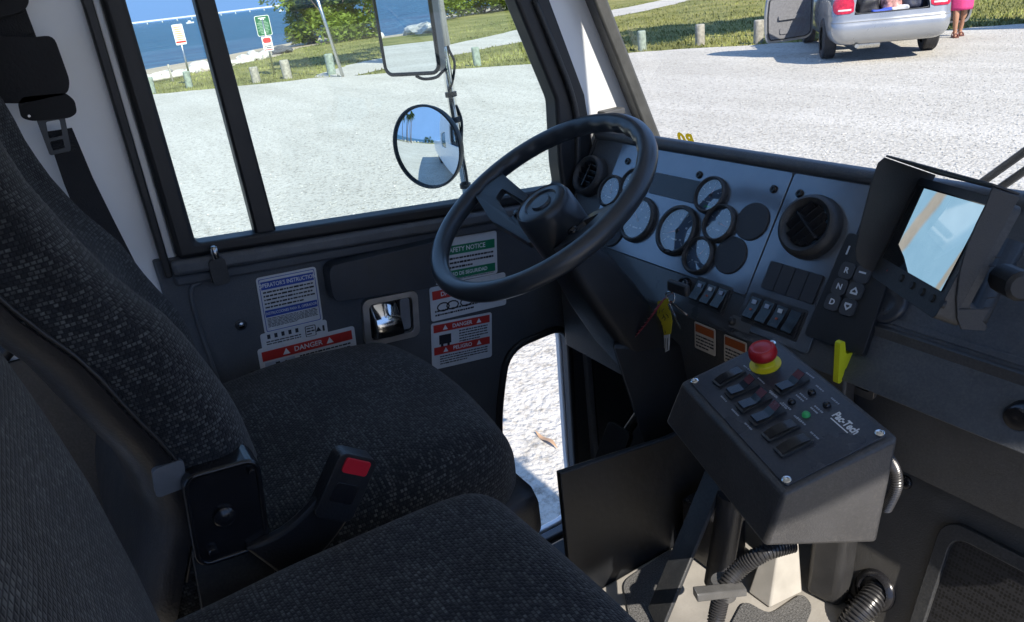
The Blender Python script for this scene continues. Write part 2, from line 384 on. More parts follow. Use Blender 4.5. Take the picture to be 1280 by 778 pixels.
# land with a bank running down to the water
sl_j = jag(shoreline, .7, .35, 3)
lp = sl_j + [Vector((-150, 420, GZ)), Vector((420, 420, GZ)), Vector((420, -60, GZ))]
sheet('ground', lp, GZ - .012, GRASS)
mb = MB(); n = len(sl_j); rows = [[], [], []]
for i, p in enumerate(sl_j):
    t = (sl_j[min(i + 1, n - 1)] - sl_j[max(i - 1, 0)]).normalized(); out = Vector((-t.y, t.x, 0))
    rows[0].append((p.x, p.y, GZ - .013)); q = p + out * 3.0; rows[1].append((q.x, q.y, GZ - .12)); q = p + out * 15; rows[2].append((q.x, q.y, GZ - .62))
mb.grid(rows); tag(mb.build('beach', SAND, smooth=180), kind='structure')
# gravel lot and the white side path
le = jag([lot_edge[0] + (lot_edge[0] - lot_edge[2]).normalized() * 14] + lot_edge + [lot_edge[-1] + dirE * 30], .35, .22, 1)
lot = le + [Vector((60, 60, GZ)), Vector((60, -30, GZ)), Vector((-13.5, -29, GZ)), Vector((-20, -18, GZ))]
sheet('gravel_lot', lot, GZ, GRAV)
pa = jag([G(*p) for p in ((388, 97), (430, 82), (520, 64), (600, 48), (700, 26), (760, 14), (830, 0), (900, -16))], .4, .25, 9)
pb = jag([G(*p) for p in ((900, -10), (840, 6), (770, 21), (705, 42), (640, 55), (560, 70), (500, 82), (440, 95))], .4, .25, 11)
sheet('gravel_path', pa + pb, GZ - .004, GRAV)
# sea
sea = bpy.data.materials.new('sea_water'); sea.use_nodes = True; t = sea.node_tree; b = t.nodes['Principled BSDF']
b.inputs['Base Color'].default_value = (.012, .075, .17, 1); b.inputs['Roughness'].default_value = .3; b.inputs['IOR'].default_value = 1.33; b.inputs['Specular IOR Level'].default_value = .2
tc = t.nodes.new('ShaderNodeTexCoord'); mp = t.nodes.new('ShaderNodeMapping'); mp.inputs['Scale'].default_value = (1, .35, 1); mp.inputs['Rotation'].default_value = (0, 0, .3)
t.links.new(tc.outputs['Object'], mp.inputs[0]); nz = t.nodes.new('ShaderNodeTexNoise'); nz.inputs['Scale'].default_value = 1.1; nz.inputs['Detail'].default_value = 8; nz.inputs['Roughness'].default_value = .62
t.links.new(mp.outputs[0], nz.inputs[0]); bp = t.nodes.new('ShaderNodeBump'); bp.inputs['Strength'].default_value = 1; bp.inputs['Distance'].default_value = .9
t.links.new(nz.outputs[0], bp.inputs['Height']); t.links.new(bp.outputs[0], b.inputs['Normal'])
n2 = t.nodes.new('ShaderNodeTexNoise'); n2.inputs['Scale'].default_value = .22; n2.inputs['Detail'].default_value = 11; n2.inputs['Roughness'].default_value = .68
m2 = t.nodes.new('ShaderNodeMapping'); m2.inputs['Scale'].default_value = (2.5, .5, 1); t.links.new(tc.outputs['Object'], m2.inputs[0]); t.links.new(m2.outputs[0], n2.inputs[0])
rp = t.nodes.new('ShaderNodeValToRGB'); rp.color_ramp.elements[0].position = .35; rp.color_ramp.elements[1].position = .68
rp.color_ramp.elements[0].color = (.005, .034, .09, 1); rp.color_ramp.elements[1].color = (.05, .16, .25, 1); t.links.new(n2.outputs[0], rp.inputs[0]); t.links.new(rp.outputs[0], b.inputs['Base Color'])
mb = MB(); mb.quad((-9000, -9000, GZ - .5), (9000, -9000, GZ - .5), (9000, 9000, GZ - .5), (-9000, 9000, GZ - .5)); tag(mb.build('sea', sea), kind='structure')

# grass blades in the visible verge
GBL = M('grass_blade', (.18, .19, .05), .7, var=.6, vscale=.45)
mb = MB(); rnd = random.Random(3)
from mathutils.geometry import intersect_point_tri_2d
def inpoly(x, y, poly):
    c = False; j = len(poly) - 1
    for i in range(len(poly)):
        a, b = poly[i], poly[j]
        if (a[1] > y) != (b[1] > y) and x < (b[0] - a[0]) * (y - a[1]) / (b[1] - a[1]) + a[0]: c = not c
        j = i
    return c
path_poly = [(p.x, p.y) for p in pa + pb]; lot_poly = [(p.x, p.y) for p in lot]; land_poly = [(p.x, p.y) for p in lp]
cnt = 0
for _ in range(60000):
    px, py = rnd.uniform(150, 1280), rnd.uniform(-8, 125)
    p = G(px, py)
    if p.length > 45 or inpoly(p.x, p.y, lot_poly) or inpoly(p.x, p.y, path_poly) or not inpoly(p.x, p.y, land_poly): continue
    h = rnd.uniform(.03, .075); a = rnd.uniform(0, 6.28); wd = rnd.uniform(.012, .03); dx, dy = math.cos(a) * wd, math.sin(a) * wd; lx, ly = rnd.uniform(-.04, .04), rnd.uniform(-.04, .04)
    mb.add([(p.x - dx, p.y - dy, GZ - .012), (p.x + dx, p.y + dy, GZ - .012), (p.x + lx, p.y + ly, GZ + h)], [(0, 1, 2)]); cnt += 1
tag(mb.build('grass', GBL), kind='stuff')

STN = M('loose_stone', (.44, .43, .40), .9, var=.45, vscale=9)
mb = MB(); rnd = random.Random(77)
for _ in range(5200):
    px, py = (rnd.uniform(180, 700), rnd.uniform(95, 300)) if rnd.random() < .5 else (rnd.uniform(770, 1280), rnd.uniform(40, 260))
    p = G(px, py)
    if not inpoly(p.x, p.y, lot_poly): continue
    s = rnd.uniform(.006, .018); a = rnd.uniform(0, 6.28); v = [p + Vector((math.cos(a + k * 1.571) * s * rnd.uniform(.7, 1.3), math.sin(a + k * 1.571) * s * rnd.uniform(.7, 1.3), s * .2)) for k in range(4)]
    mb.add(v + [p + Vector((0, 0, s * rnd.uniform(.5, .95))), p - Vector((0, 0, .004))], [(0, 1, 4), (1, 2, 4), (2, 3, 4), (3, 0, 4), (1, 0, 5), (2, 1, 5), (3, 2, 5), (0, 3, 5)])
tag(mb.build('loose_stones', STN), kind='stuff')
# ------------------------------------------------------------------ trees, shrubs, palms
def leaf_mat(name, c, var=.5):
    m = M(name, c, .55, var=var, vscale=1.3, spec=.35, rvar=0); t = m.node_tree; b = t.nodes['Principled BSDF']
    out = t.nodes['Material Output']; tl = t.nodes.new('ShaderNodeBsdfTranslucent'); tl.inputs[0].default_value = (c[0] * 1.6, c[1] * 1.5, c[2] * .6, 1)
    mx = t.nodes.new('ShaderNodeMixShader'); mx.inputs[0].default_value = .35
    t.links.new(b.outputs[0], mx.inputs[1]); t.links.new(tl.outputs[0], mx.inputs[2]); t.links.new(mx.outputs[0], out.inputs[0]); return m
LEAF = leaf_mat('shrub_leaf', (.16, .22, .035)); LEAF2 = leaf_mat('tree_leaf', (.06, .11, .02)); PALML = leaf_mat('palm_leaf', (.07, .11, .03)); BARK = M('bark', (.16, .12, .09), .9, var=.4, vscale=8, bump=.8, bscale=30)
def foliage(mb, blobs, n, size, rnd):
    for _ in range(n):
        c, rad = rnd.choice(blobs)
        d = Vector((rnd.gauss(0, 1), rnd.gauss(0, 1), rnd.gauss(0, 1))).normalized() * (rnd.random() ** .45)
        p = Vector(c) + Vector((d.x * rad[0], d.y * rad[1], d.z * rad[2]))
        if p.z < GZ + .05: continue
        s = size * rnd.uniform(.6, 1.4); u = Vector((rnd.gauss(0, 1), rnd.gauss(0, 1), rnd.gauss(0, .5))).normalized(); v = u.cross(Vector((rnd.gauss(0, .6), rnd.gauss(0, .6), 1))).normalized()
        mb.add([p - u * s, p + v * s * .45, p + u * s, p - v * s * .45], [(0, 1, 2, 3)])
def tree(name, base, h, spread, nb, nl, leaf, label, cat, lm, group=None, seed=1, low=.1):
    rnd = random.Random(seed); base = Vector(base); t = thing(name, base, label, cat, group)
    tr = MB(); tips = []
    for k in range(nb):
        a = rnd.uniform(0, 6.28); r = spread * rnd.uniform(.2, .85); top = base + Vector((math.cos(a) * r, math.sin(a) * r, h * rnd.uniform(max(.3, low + .2), .9)))
        mid = base + Vector((math.cos(a) * r * .25, math.sin(a) * r * .25, h * .35)); p = catmull([base + Vector((rnd.uniform(-.15, .15), rnd.uniform(-.15, .15), -.2)), mid, top], 5)
        tr.tube(p, [max(.015, h * .028 * (1 - i / len(p))) for i in range(len(p))], 7); tips.append(top)
    tr.build('trunk', BARK, t, smooth=180)
    bl = []
    for tp in tips:
        for _ in range(4):
            c = tp + Vector((rnd.gauss(0, .3), rnd.gauss(0, .3), rnd.uniform(-.6, .25))) * spread * .55
            c.z = max(c.z, base.z + h * low); s = spread * rnd.uniform(.16, .34); bl.append((c, (s, s, s * .75)))
    mb = MB(); foliage(mb, bl, nl, leaf, rnd); mb.build('crown', lm, t); return t
def bush(name, base, h, spread, nl, leaf, label, cat, seed, gap=0):
    rnd = random.Random(seed); base = Vector(base); t = thing(name, base, label, cat); tr = MB(); bl = []
    for k in range(9):
        a = rnd.uniform(0, 6.28); r = spread * rnd.uniform(.1, .7); top = base + Vector((math.cos(a) * r, math.sin(a) * r, h * rnd.uniform(.4, .8))); p = catmull([base + Vector((rnd.uniform(-.3, .3), rnd.uniform(-.3, .3), -.2)), base.lerp(top, .5) + Vector((rnd.gauss(0, .15), rnd.gauss(0, .15), -.1 * h)), top], 5)
        tr.tube(p, [max(.015, h * .022 * (1 - i / len(p))) for i in range(len(p))], 7)
    tr.build('trunk', BARK, t, smooth=180)
    for k in range(46):
        a = rnd.uniform(0, 6.28); u = rnd.random() ** .6; z = rnd.uniform(.02 + gap * .6, 1); r = spread * u * math.sqrt(max(.05, 1 - (z - .3) ** 2 / .55)); s = spread * rnd.uniform(.14, .28) + .15
        bl.append((base + Vector((math.cos(a) * r, math.sin(a) * r, z * h * .92)), (s, s, s * .8)))
    mb = MB(); foliage(mb, bl, nl, leaf, rnd); mb.build('crown', LEAF, t); return t
def palm(base, h, seed, label):
    rnd = random.Random(seed); base = Vector(base); t = thing('palm_tree', base, label, 'palm tree', 'palm trees on the shore behind the truck')
    top = base + Vector((rnd.uniform(-.5, .5), rnd.uniform(-.5, .5), h)); tr = MB(); p = catmull([base - Vector((0, 0, .2)), base.lerp(top, .5) + Vector((rnd.uniform(-.3, .3), 0, 0)), top], 6)
    tr.tube(p, [.2 - .08 * i / len(p) for i in range(len(p))], 8); tr.build('trunk', BARK, t, smooth=180)
    mb = MB()
    for k in range(34):
        a = rnd.uniform(0, 6.28); el = rnd.uniform(-.9, 1.2); L = rnd.uniform(1.1, 1.7); d = Vector((math.cos(a) * math.cos(el), math.sin(a) * math.cos(el), math.sin(el))); side = d.cross(Vector((0, 0, 1))).normalized()
        pts = [top + d * L * s + Vector((0, 0, -.5 * s * s * L)) for s in (0, .25, .5, .75, 1)]
        for i in range(4):
            for q in range(4):
                c = pts[i].lerp(pts[i + 1], q / 4); l = .55 * math.sin(math.pi * min(.95, .15 + .85 * (i + q / 4) / 4)) + .08
                for sg in (-1, 1): mb.add([c, c + d * .08, c + side * sg * l + d * .25 + Vector((0, 0, -.18))], [(0, 1, 2)])
    mb.build('crown', PALML, t)
bush('shore_tree', G(436, 47), 5.0, 4.0, 15000, .15, 'big leafy green sea grape tree on the shore left of the mirror pole', 'tree', 4)
bush('shore_tree', G(390, 52), 3.0, 1.3, 3200, .13, 'small leafy sapling at the left foot of the big shore tree', 'tree', 14, gap=.5)
bush('hedge_shrub', G(604, 16), 3.0, 3.4, 9000, .15, 'wide green shrub beyond the path right of the mirror pole', 'shrub', 5)
bush('hedge_shrub', G(530, 28), 2.8, 3.4, 8000, .15, 'green shrub half hidden behind the flat side mirror', 'shrub', 6)
tree('shade_tree', (-2.2, 16.6, GZ), 13.5, 2.9, 13, 7500, .2, 'tall shade tree right of the silver car casting dappled shade on the grass', 'tree', LEAF2, seed=8, low=.69)
tree('shade_tree', G(516, 79), 7.5, 2.6, 9, 3500, .16, 'tree behind the flat side mirror shading the path by the shore tree', 'tree', LEAF2, seed=10, low=.6)
for i, (x, y, h) in enumerate(((-11.6, -22, 8.5), (-12.8, -24, 9.5), (-12.6, -20, 7.2), (-14.5, -22, 8), (-16.5, -21, 7))):
    palm((x, y, GZ), h, 20 + i, 'cabbage palm reflected in the round convex mirror')
tree('shore_bush', (-3.5, -36, GZ), 3.2, 4, 7, 2500, .16, 'dark green bush reflected at the right of the convex mirror', 'bush', LEAF2, seed=12)

# ------------------------------------------------------------------ rocks, posts, signs, bridge
ROCK = M('pale_rock', (.56, .53, .48), .9, var=.25, vscale=5, bump=.8, bscale=14)
rnd = random.Random(5)
def rock(p, s, label):
    bm = bmesh.new(); bmesh.ops.create_icosphere(bm, subdivisions=3, radius=1)
    off = Vector((rnd.uniform(0, 50),) * 3); sq = Vector((rnd.uniform(.8, 1.4), rnd.uniform(.7, 1.1), rnd.uniform(.45, .7)))
    for v in bm.verts:
        v.co *= 1 + .35 * noise.noise(v.co * 1.3 + off) + .1 * noise.noise(v.co * 4 + off); v.co = Vector((v.co.x * sq.x, v.co.y * sq.y, v.co.z * sq.z)) * s
    me = bpy.data.meshes.new('rock'); bm.to_mesh(me); bm.free(); me.materials.append(ROCK); o = bpy.data.objects.new('rock', me); COL.objects.link(o)
    o.location = (p[0], p[1], GZ + s * .15); o.rotation_euler = (0, 0, rnd.uniform(0, 6.28)); return tag(o, label, 'rock', 'pale rocks along the shoreline')
for px, py, s in ((160, 105, .3), (178, 101, .35), (196, 100, .3), (212, 97, .28), (226, 95, .34), (241, 91, .34), (250, 87, .40), (260, 86, .28), (288, 82, .3), (297, 80, .33), (308, 77, .38), (318, 75, .42), (330, 73, .36)):
    rock(G(px, py), s, 'pale limestone rock in the row along the water')
for i in range(22):
    t = i / 21 * (len(back) - 3.01) + 1; k = int(t); p = back[k].lerp(back[k + 1], t - k); rock(p + Vector((rnd.uniform(-.6, .6), rnd.uniform(-.6, .6), 0)), rnd.uniform(.35, .8), 'pale shore rock behind the truck seen in the flat mirror')
DKR = M('dark_rock', (.1, .1, .1), .9, var=.3, vscale=6, bump=.8, bscale=14)
o = rock(G(352, 66), .55, 'long dark rock on the sand left of the shore tree'); o.data.materials[0] = DKR; o.scale = (1.5, .8, .6)
WOOD = M('weathered_wood', (.33, .31, .26), .9, var=.35, vscale=14, bump=.7, bscale=60); WOODG = M('greenish_wood', (.25, .3, .25), .9, var=.3, vscale=14, bump=.7, bscale=60)
def post(px, py, h, r, label, m=WOOD, square=False, lean=0):
    b = G(px, py); mb = MB(); rd = random.Random(int(px)); fr = Frame(b, (1, 0, 0), (0, 1, 0)); tilt = Vector((rd.uniform(-.03, .03) + lean, rd.uniform(-.03, .03), 1))
    n = 4 if square else 12; rows = []
    for z in (-.2, 0, .15, .3, .45, .6, .75, .9, .97, 1.0):
        k = r * (1 if z < .97 else (.97 if z < 1 else .86)); rows.append([b + tilt * (z * h) + Vector((math.cos(6.2832 * (j + .5) / n) * k * (1 + .06 * noise.noise(Vector((j * 1.7, z * 3, px)))), math.sin(6.2832 * (j + .5) / n) * k, 0)) for j in range(n)])
    mb.grid(rows, closed=True, cap=True); o = mb.build('bollard', m, smooth=35); return tag(o, label, 'bollard', 'short wooden posts edging the gravel lot')
post(948, 54, .48, .11, 'weathered wooden post on the grass edge nearest the silver car')
post(875, 56, .45, .11, 'weathered wooden post, second from the silver car')
post(803, 63, .44, .1, 'greenish wooden post just right of the windshield pillar', WOODG)
post(597, 82, .44, .1, 'greenish wooden post right of the mirror pole', WOODG)
post(415, 93, .55, .12, 'greenish wooden post at the foot of the light pole', WOODG)
post(360, 98, .5, .13, 'light grey leaning wooden post right of the green sign', lean=-.12)
post(321, 103, .42, .12, 'short grey wooden post left of the green sign')
post(237, 109, .45, .1, 'greenish wooden post below the white sign', WOODG)
post(191, 117, .45, .1, 'pale wooden post at the left edge of the window', WOODG)
# the light pole
b0 = G(430, 96); tp = b0 + Vector((-.55, -.32, 3.3)); t = thing('lamp_post', b0, 'thin grey metal pole with small light head beside the shore tree', 'lamp post')
mb = MB(); mb.tube([b0 - Vector((0, 0, .2)), tp], .045, 10); mb.build('pole', STEEL, t, smooth=180)
mb = MB(); mb.box(tp + Vector((.12, -.05, .03)), (.5, .2, .1)); mb.build('lamp_head', WHITE, t, bevel=.02)
# signs
def facing(p, turn=0):
    d = Vector((CAM.x - p.x, CAM.y - p.y, 0)).normalized(); a = turn; d = Vector((d.x * math.cos(a) - d.y * math.sin(a), d.x * math.sin(a) + d.y * math.cos(a), 0)); u = Vector((0, 0, 1)).cross(d); return d, u
b0 = G(240, 106); d, u = facing(b0, .3); hh = 1.75
t = thing('sign_post', b0, 'white regulation sign with orange lettering on a thin post', 'sign')
mb = MB(); mb.tube([b0 - Vector((0, 0, .2)), b0 + Vector((0, 0, hh))], .03, 8); mb.build('pole', STEEL, t, smooth=180)
mb = MB(); fr = Frame(b0 + Vector((0, 0, hh - .29)) + d * .035, u, (0, 0, 1)); mb.prism(rrect(.32, .58, .03), [], fr.P, 0, .006, 0)
LBLT = M('sign_tan_ink', (.62, .33, .15), .5)
for k, (y, wd) in enumerate(((.21, .2), (.15, .22), (.09, .2), (.03, .24), (-.03, .2), (-.08, .22), (-.14, .18))): mb.box((rnd.uniform(-.02, .02), y, .008), (wd, .028, .002), 1, fr)
mb.box((0, -.21, .008), (.29, .05, .002), 2, fr); mb.build('sign_board', [M('sign_white', (.75, .75, .73), .4), LBLT, LBLR], t)
b0 = G(343, 93); d, u = facing(b0, .15)
t = thing('sign_post', b0, 'green park notice board above a red and white sign on one post', 'sign')
mb = MB(); mb.tube([b0 - Vector((0, 0, .2)), b0 + Vector((-.02, 0, 1.6))], .03, 8); mb.build('pole', STEEL, t, smooth=180)
fr = Frame(b0 + Vector((-.05, 0, 1.42)) + d * .035, u, (0, 0, 1)); mb = MB(); mb.prism(rrect(.44, .58, .05), [], fr.P, 0, .006, 0); mb.prism(rrect(.41, .55, .045), [], fr.P, .006, .008, 1)
mb.box((0, .22, .009), (.22, .03, .002), 0, fr); mb.box((0, .18, .009), (.12, .03, .002), 0, fr)
for k in range(9): mb.box((rnd.uniform(-.03, .03), .12 - k * .042, .009), (rnd.uniform(.2, .33), .016, .002), 2, fr)
mb.build('notice_board', [M('sign_white', (.75, .75, .73)), M('sign_green', (.02, .13, .06), .4), M('sign_pale_green', (.3, .45, .33), .5)], t)
fr = Frame(b0 + Vector((-.02, 0, .90)) + d * .035, u, (0, 0, 1)); mb = MB(); mb.prism(rrect(.3, .42, .02), [], fr.P, 0, .006, 0); mb.prism(rrect(.24, .15, .06, cy=.1), [], fr.P, .006, .008, 1)
mb.box((0, -.06, .008), (.22, .02, .002), 2, fr); mb.box((.02, -.11, .008), (.16, .025, .002), 2, fr); mb.box((0, -.17, .008), (.26, .025, .002), 1, fr)
mb.build('warning_board', [M('sign_white', (.75, .75, .73)), LBLR, INK], t)
# thin stake and driftwood beams on the far-left shore
b0 = G(216, 102); mb = MB(); mb.tube([b0 - Vector((0, 0, .1)), b0 + Vector((-.03, 0, .55))], .035, 8); tag(mb.build('wooden_stake', WOOD, smooth=180), 'thin wooden stake standing by the left shoreline rocks', 'stake')
for a, b2, lab in (((186, 104), (231, 97), 'long bleached driftwood beam lying beside the stake'), ((192, 97), (215, 92), 'short bleached driftwood beam nearest the water')):
    mb = MB(); mb.tube([G(*a) + Vector((0, 0, .08)), G(*b2) + Vector((0, 0, .1))], .07, 8); tag(mb.build('driftwood_beam', ROCK, smooth=180), lab, 'driftwood')
# long low causeway bridge on the horizon
A, B = ray(120, 35), ray(420, 0); dist = 1500
pA = Vector((A.x, A.y, 0)).normalized() * dist * 1.02; pB = Vector((B.x, B.y, 0)).normalized() * dist; dv = (pB - pA).normalized(); nn = Vector((-dv.y, dv.x, 0))
CONC = M('bridge_concrete', (.62, .62, .6), .8, var=.1, vscale=.05)
t = thing('bridge', pA.lerp(pB, .5), 'long low white causeway bridge along the sea horizon', 'bridge'); mb = MB()
L0 = (pB - pA).length; fr = Frame(pA, dv, nn)
mb.box((L0 * .5, 0, 4.6), (L0 * 1.9, 9, 2.4), 0, fr); mb.build('deck', CONC, t)
mb = MB(); k = -L0 * .4
while k < L0 * 1.4: mb.box((k, 0, .9), (1.4, 8, 3.4), 0, fr); k += 24
o = mb.build('pier_row', CONC, t); o['kind'] = 'stuff'
def boat(px, py, d, s, label):
    r = ray(px, py); p = Vector((r.x, r.y, 0)).normalized() * d; p.z = GZ - .5; t = thing('boat', p, label, 'boat', 'boats moored offshore'); mb = MB()
    rows = []
    for i in range(9):
        x = -1 + i / 4; wd = .28 * math.sqrt(max(.02, 1 - max(0, x) ** 2 * .98)); rows.append([p + Vector((y * s, x * s, z * s)) for y, z in ((-wd, .35), (-wd * .7, 0), (0, -.08), (wd * .7, 0), (wd, .35))])
    mb.grid(rows, cap=True); mb.build('hull', WHITE, t, smooth=40)
    mb = MB(); mb.box(p + Vector((0, -.15 * s, .5 * s)), (.36 * s, .7 * s, .35 * s)); mb.build('cabin', WHITE, t, bevel=.05)
    return t
boat(237, 26.5, 420, 1.8, 'white motor boat left of the window mullion'); boat(352, 15, 500, 1.5, 'small white boat far out right of the green sign'); boat(360, 19, 430, 1.0, 'tiny white dinghy nearest the shore tree')

# ================================================================== TRUCK CAB
DX = -1.45                                   # inner face of the driver's door
def yz(p, x=DX): q = HX(p, x); return (q.y, q.z)
def onx(x0):                                 # fn for prisms in planes of constant X (a=Y, b=Z, c=+X)
    return lambda a, b, c: (x0 + c, a, b)
cab = thing('truck_cab', (0, 0, .6), 'white truck cab around the seats, with its roof, pillars, windshield and floor', 'truck')
# rear-left wall behind the door, with its small quarter window
edge_t = yz((103, 0)); edge_b = yz((186, 260)); sl = (edge_b[0] - edge_t[0]) / (edge_b[1] - edge_t[1])
ez = lambda z: edge_t[0] + sl * (z - edge_t[1])
qw = rrect(.42, .30, .06, 5, -.345, 1.66)
mb = MB(); mb.prism([(-.78, .95), (ez(.95) + .05, .95), (ez(2.45), 2.45), (-.78, 2.45)], [qw], onx(-1.50), 0, .035, 0)
mb.build('side_wall', WHITE, cab, bevel=.004)
mb = MB(); mb.tube([(-1.462, a, b) for a, b in rrect(.42, .30, .06, 6, -.345, 1.66)], .014, 8, closed=True); mb.build('quarter_window_seal', RUB, cab, smooth=180)
mb = MB(); mb.prism(rrect(.42, .30, .06, 5, -.345, 1.66), [], onx(-1.488), 0, .004); mb.build('quarter_window', GW, cab)
mb = MB(); mb.prism([(-.78, .95), (-.015, .95), (-.045, 1.505), (-.78, 1.505)], [rrect(.44, .32, .06, 5, -.345, 1.66)] if False else [], onx(-1.463), 0, .008); mb.build('wall_trim', BLK, cab, bevel=.003)
# black seal line and white jamb strip between wall and door
def strip(name, top, bot, m, x0, th, ext=.55, bev=.003):
    (t0, t1), (b0, b1) = top, bot; A, B, C_, D = yz((t0, 0)), yz((t1, 0)), yz((b1, 260)), yz((b0, 260))
    k = lambda a, b, z: a[0] + (b[0] - a[0]) / (b[1] - a[1]) * (z - a[1])
    zt, zb = 2.45, 1.58
    mb = MB(); mb.prism([(k(A, D, zb), zb), (k(B, C_, zb), zb), (k(B, C_, zt), zt), (k(A, D, zt), zt)], [], onx(x0), 0, th); return mb.build(name, m, cab, bevel=bev)
strip('jamb_seal', (101, 115), (180, 191), RUB, DX - .01, .022)
strip('door_jamb', (115, 126), (191, 203), WHITE, DX - .02, .012)
# rear wall with a window added to let fill light in, roof, far side
mb = MB(); mb.prism([(-1.48, .97), (.88, .97), (.88, 2.47), (-1.48, 2.47)], [rrect(1.9, .74, .08, 5, -.3, 1.92)], lambda a, b, c: (a, -.8 - c, b), -.02, .02); mb.build('rear_wall', WHITE, cab, bevel=.006)
mb = MB(); mb.prism(rrect(1.9, .74, .08, 5, -.3, 1.92), [], lambda a, b, c: (a, -.8 - c, b), -.002, .002); mb.build('added_rear_window', GCL, cab)
mb = MB(); mb.tube([(a, -.782, b) for a, b in rrect(1.9, .74, .08, 6, -.3, 1.92)], .014, 8, closed=True); mb.build('added_rear_window_seal', RUB, cab, smooth=180)
mb = MB(); mb.box((-.345, .1, 2.47), (2.31, 1.9, .05)); mb.build('roof', WHITE, cab, bevel=.02)
# front left pillar between door and windshield
WL = [HX((740, 0), DX), HX((800, 150), DX)]
wk = lambda z: WL[0].y + (WL[1].y - WL[0].y) / (WL[1].z - WL[0].z) * (z - WL[0].z)
PL_ = lambda z: (yz((662, 0))[0] + yz((708, 122))[0]) / 2 + (yz((662, 0))[0] - yz((708, 122))[0]) / (yz((662, 0))[1] - yz((708, 122))[1]) * (z - (yz((662, 0))[1] + yz((708, 122))[1]) / 2)
mb = MB(); mb.prism([(wk(1.2), 1.2), (wk(2.45), 2.45), (PL_(2.45), 2.45), (PL_(1.75), 1.75), (1.0, 1.62), (1.0, 1.2)], [], onx(-1.470), 0, .012)
mb.build('windshield_pillar', WHITE, cab, bevel=.006)
# windshield with its grey gasket
wn = Vector((0, 0, 0)); wy0, wy1 = wk(1.55), wk(2.4)
mb = MB(); mb.quad((-1.455, wy0, 1.55), (.85, wy0, 1.55), (.85, wk(HEAD_Z), HEAD_Z), (-1.455, wk(HEAD_Z), HEAD_Z)); mb.build('windshield', GWS, cab)
GASK = M('gasket_grey', (.09, .09, .085), .5, var=.2, bump=.2)
mb = MB(); mb.hexa([(-1.462, wk(1.5) - .012, 1.5), (-1.405, wk(1.5) - .03, 1.5), (-1.395, wk(1.5) + .0, 1.5), (-1.45, wk(1.5) + .02, 1.5)], [(-1.462, wk(2.42) - .012, 2.42), (-1.405, wk(2.42) - .03, 2.42), (-1.395, wk(2.42), 2.42), (-1.45, wk(2.42) + .02, 2.42)])
mb.build('windshield_gasket', GASK, cab, bevel=.006)
hy_ = wk(HEAD_Z); mb = MB(); mb.hexa([(-1.45, hy_ + .02, HEAD_Z), (.81, hy_ + .02, HEAD_Z), (.81, hy_ - .02, HEAD_Z), (-1.45, hy_ - .02, HEAD_Z)], [(-1.45, 1.06, 2.46), (.81, 1.06, 2.46), (.81, .86, 2.46), (-1.45, .86, 2.46)]); mb.build('windshield_header', WHITE, cab, bevel=.01)
mb = MB(); mb.hexa([(.80, wk(1.2), 1.2), (.86, wk(1.2), 1.2), (.86, wk(1.2) + .08, 1.2), (.80, wk(1.2) + .08, 1.2)], [(.80, wk(2.45), 2.45), (.86, wk(2.45), 2.45), (.86, wk(2.45) + .08, 2.45), (.80, wk(2.45) + .08, 2.45)]); mb.build('passenger_side_pillar', WHITE, cab, bevel=.01)
# floors
FZ = 1.0
mb = MB(); mb.box((-.02, .25, FZ - .02), (1.70, 2.0, .04)); mb.build('floor', FLOORM, cab, bevel=.004)
def fpoly(pts, z=None): z = FZ if z is None else z; return [(HZ(p, z).x, HZ(p, z).y) for p in pts]
def rounded_poly(p, r, n=4):
    out = []
    for i in range(len(p)):
        a, b, c = Vector((*p[i - 1], 0)), Vector((*p[i], 0)), Vector((*p[(i + 1) % len(p)], 0))
        d1, d2 = (a - b), (c - b); k = min(r, d1.length * .45, d2.length * .45); s, e = b + d1.normalized() * k, b + d2.normalized() * k
        for j in range(n + 1):
            t = j / n; q = s.lerp(b, t).lerp(b.lerp(e, t), t); out.append((q.x, q.y))
    return out
flat = lambda a, b, c: (a, b, FZ + c)
for pts in ([(778, 730), (840, 688), (862, 705), (842, 752), (820, 790), (790, 790)], [(905, 800), (930, 752), (962, 772), (1003, 744), (1016, 760), (1000, 800)]):
    mb = MB(); mb.prism(rounded_poly(fpoly(pts), .02), [], flat, .001, .005); mb.build('grit_pad', GRIT, cab)
mb = MB(); mb.prism(rounded_poly([(-.66, -.3), (.3, -.3), (.3, .60), (-.66, .60)], .04), [], flat, .001, .005); mb.build('grit_pad', GRIT, cab)
# footwell: raised panel, low floor and step
PX_ = -.872
a = HX((700, 592), PX_); b = HX((836, 548), PX_)
mb = MB(); mb.prism([(a.y, FZ - .3), (1.05, FZ - .3), (1.05, b.z + .0), (b.y, b.z), (a.y, a.z)], [], onx(PX_ - .012), 0, .012); mb.build('footwell_panel', M('footwell_black', (.008, .009, .011), .5, bump=.3, bscale=60, var=.6, vscale=9), cab, bevel=.003)
mb = MB(); mb.box((-1.16, .62, .56), (.56, .95, .03)); mb.build('footwell_floor', RUB, cab, bevel=.004)
mb = MB(); mb.box((-1.445, 1.13, 1.0), (.02, .22, 1.1)); mb.build('kick_panel', BLK, cab, bevel=.004)
mb = MB(); mb.box((-1.43, 1.0, .98), (.018, .016, .62)); mb.build('jamb_trim', M('jamb_grey', (.16, .17, .19), .45), cab, bevel=.003)
# firewall under the dash (dark) and right wheel box
mb = MB(); mb.box((-.3, 1.16, 1.1), (2.3, .03, .85)); mb.build('firewall', BLK, cab)
mb = MB(); mb.box((-.3, 1.245, .98), (2.36, .03, 1.1)); mb.build('front_panel', WHITE, cab, bevel=.01)
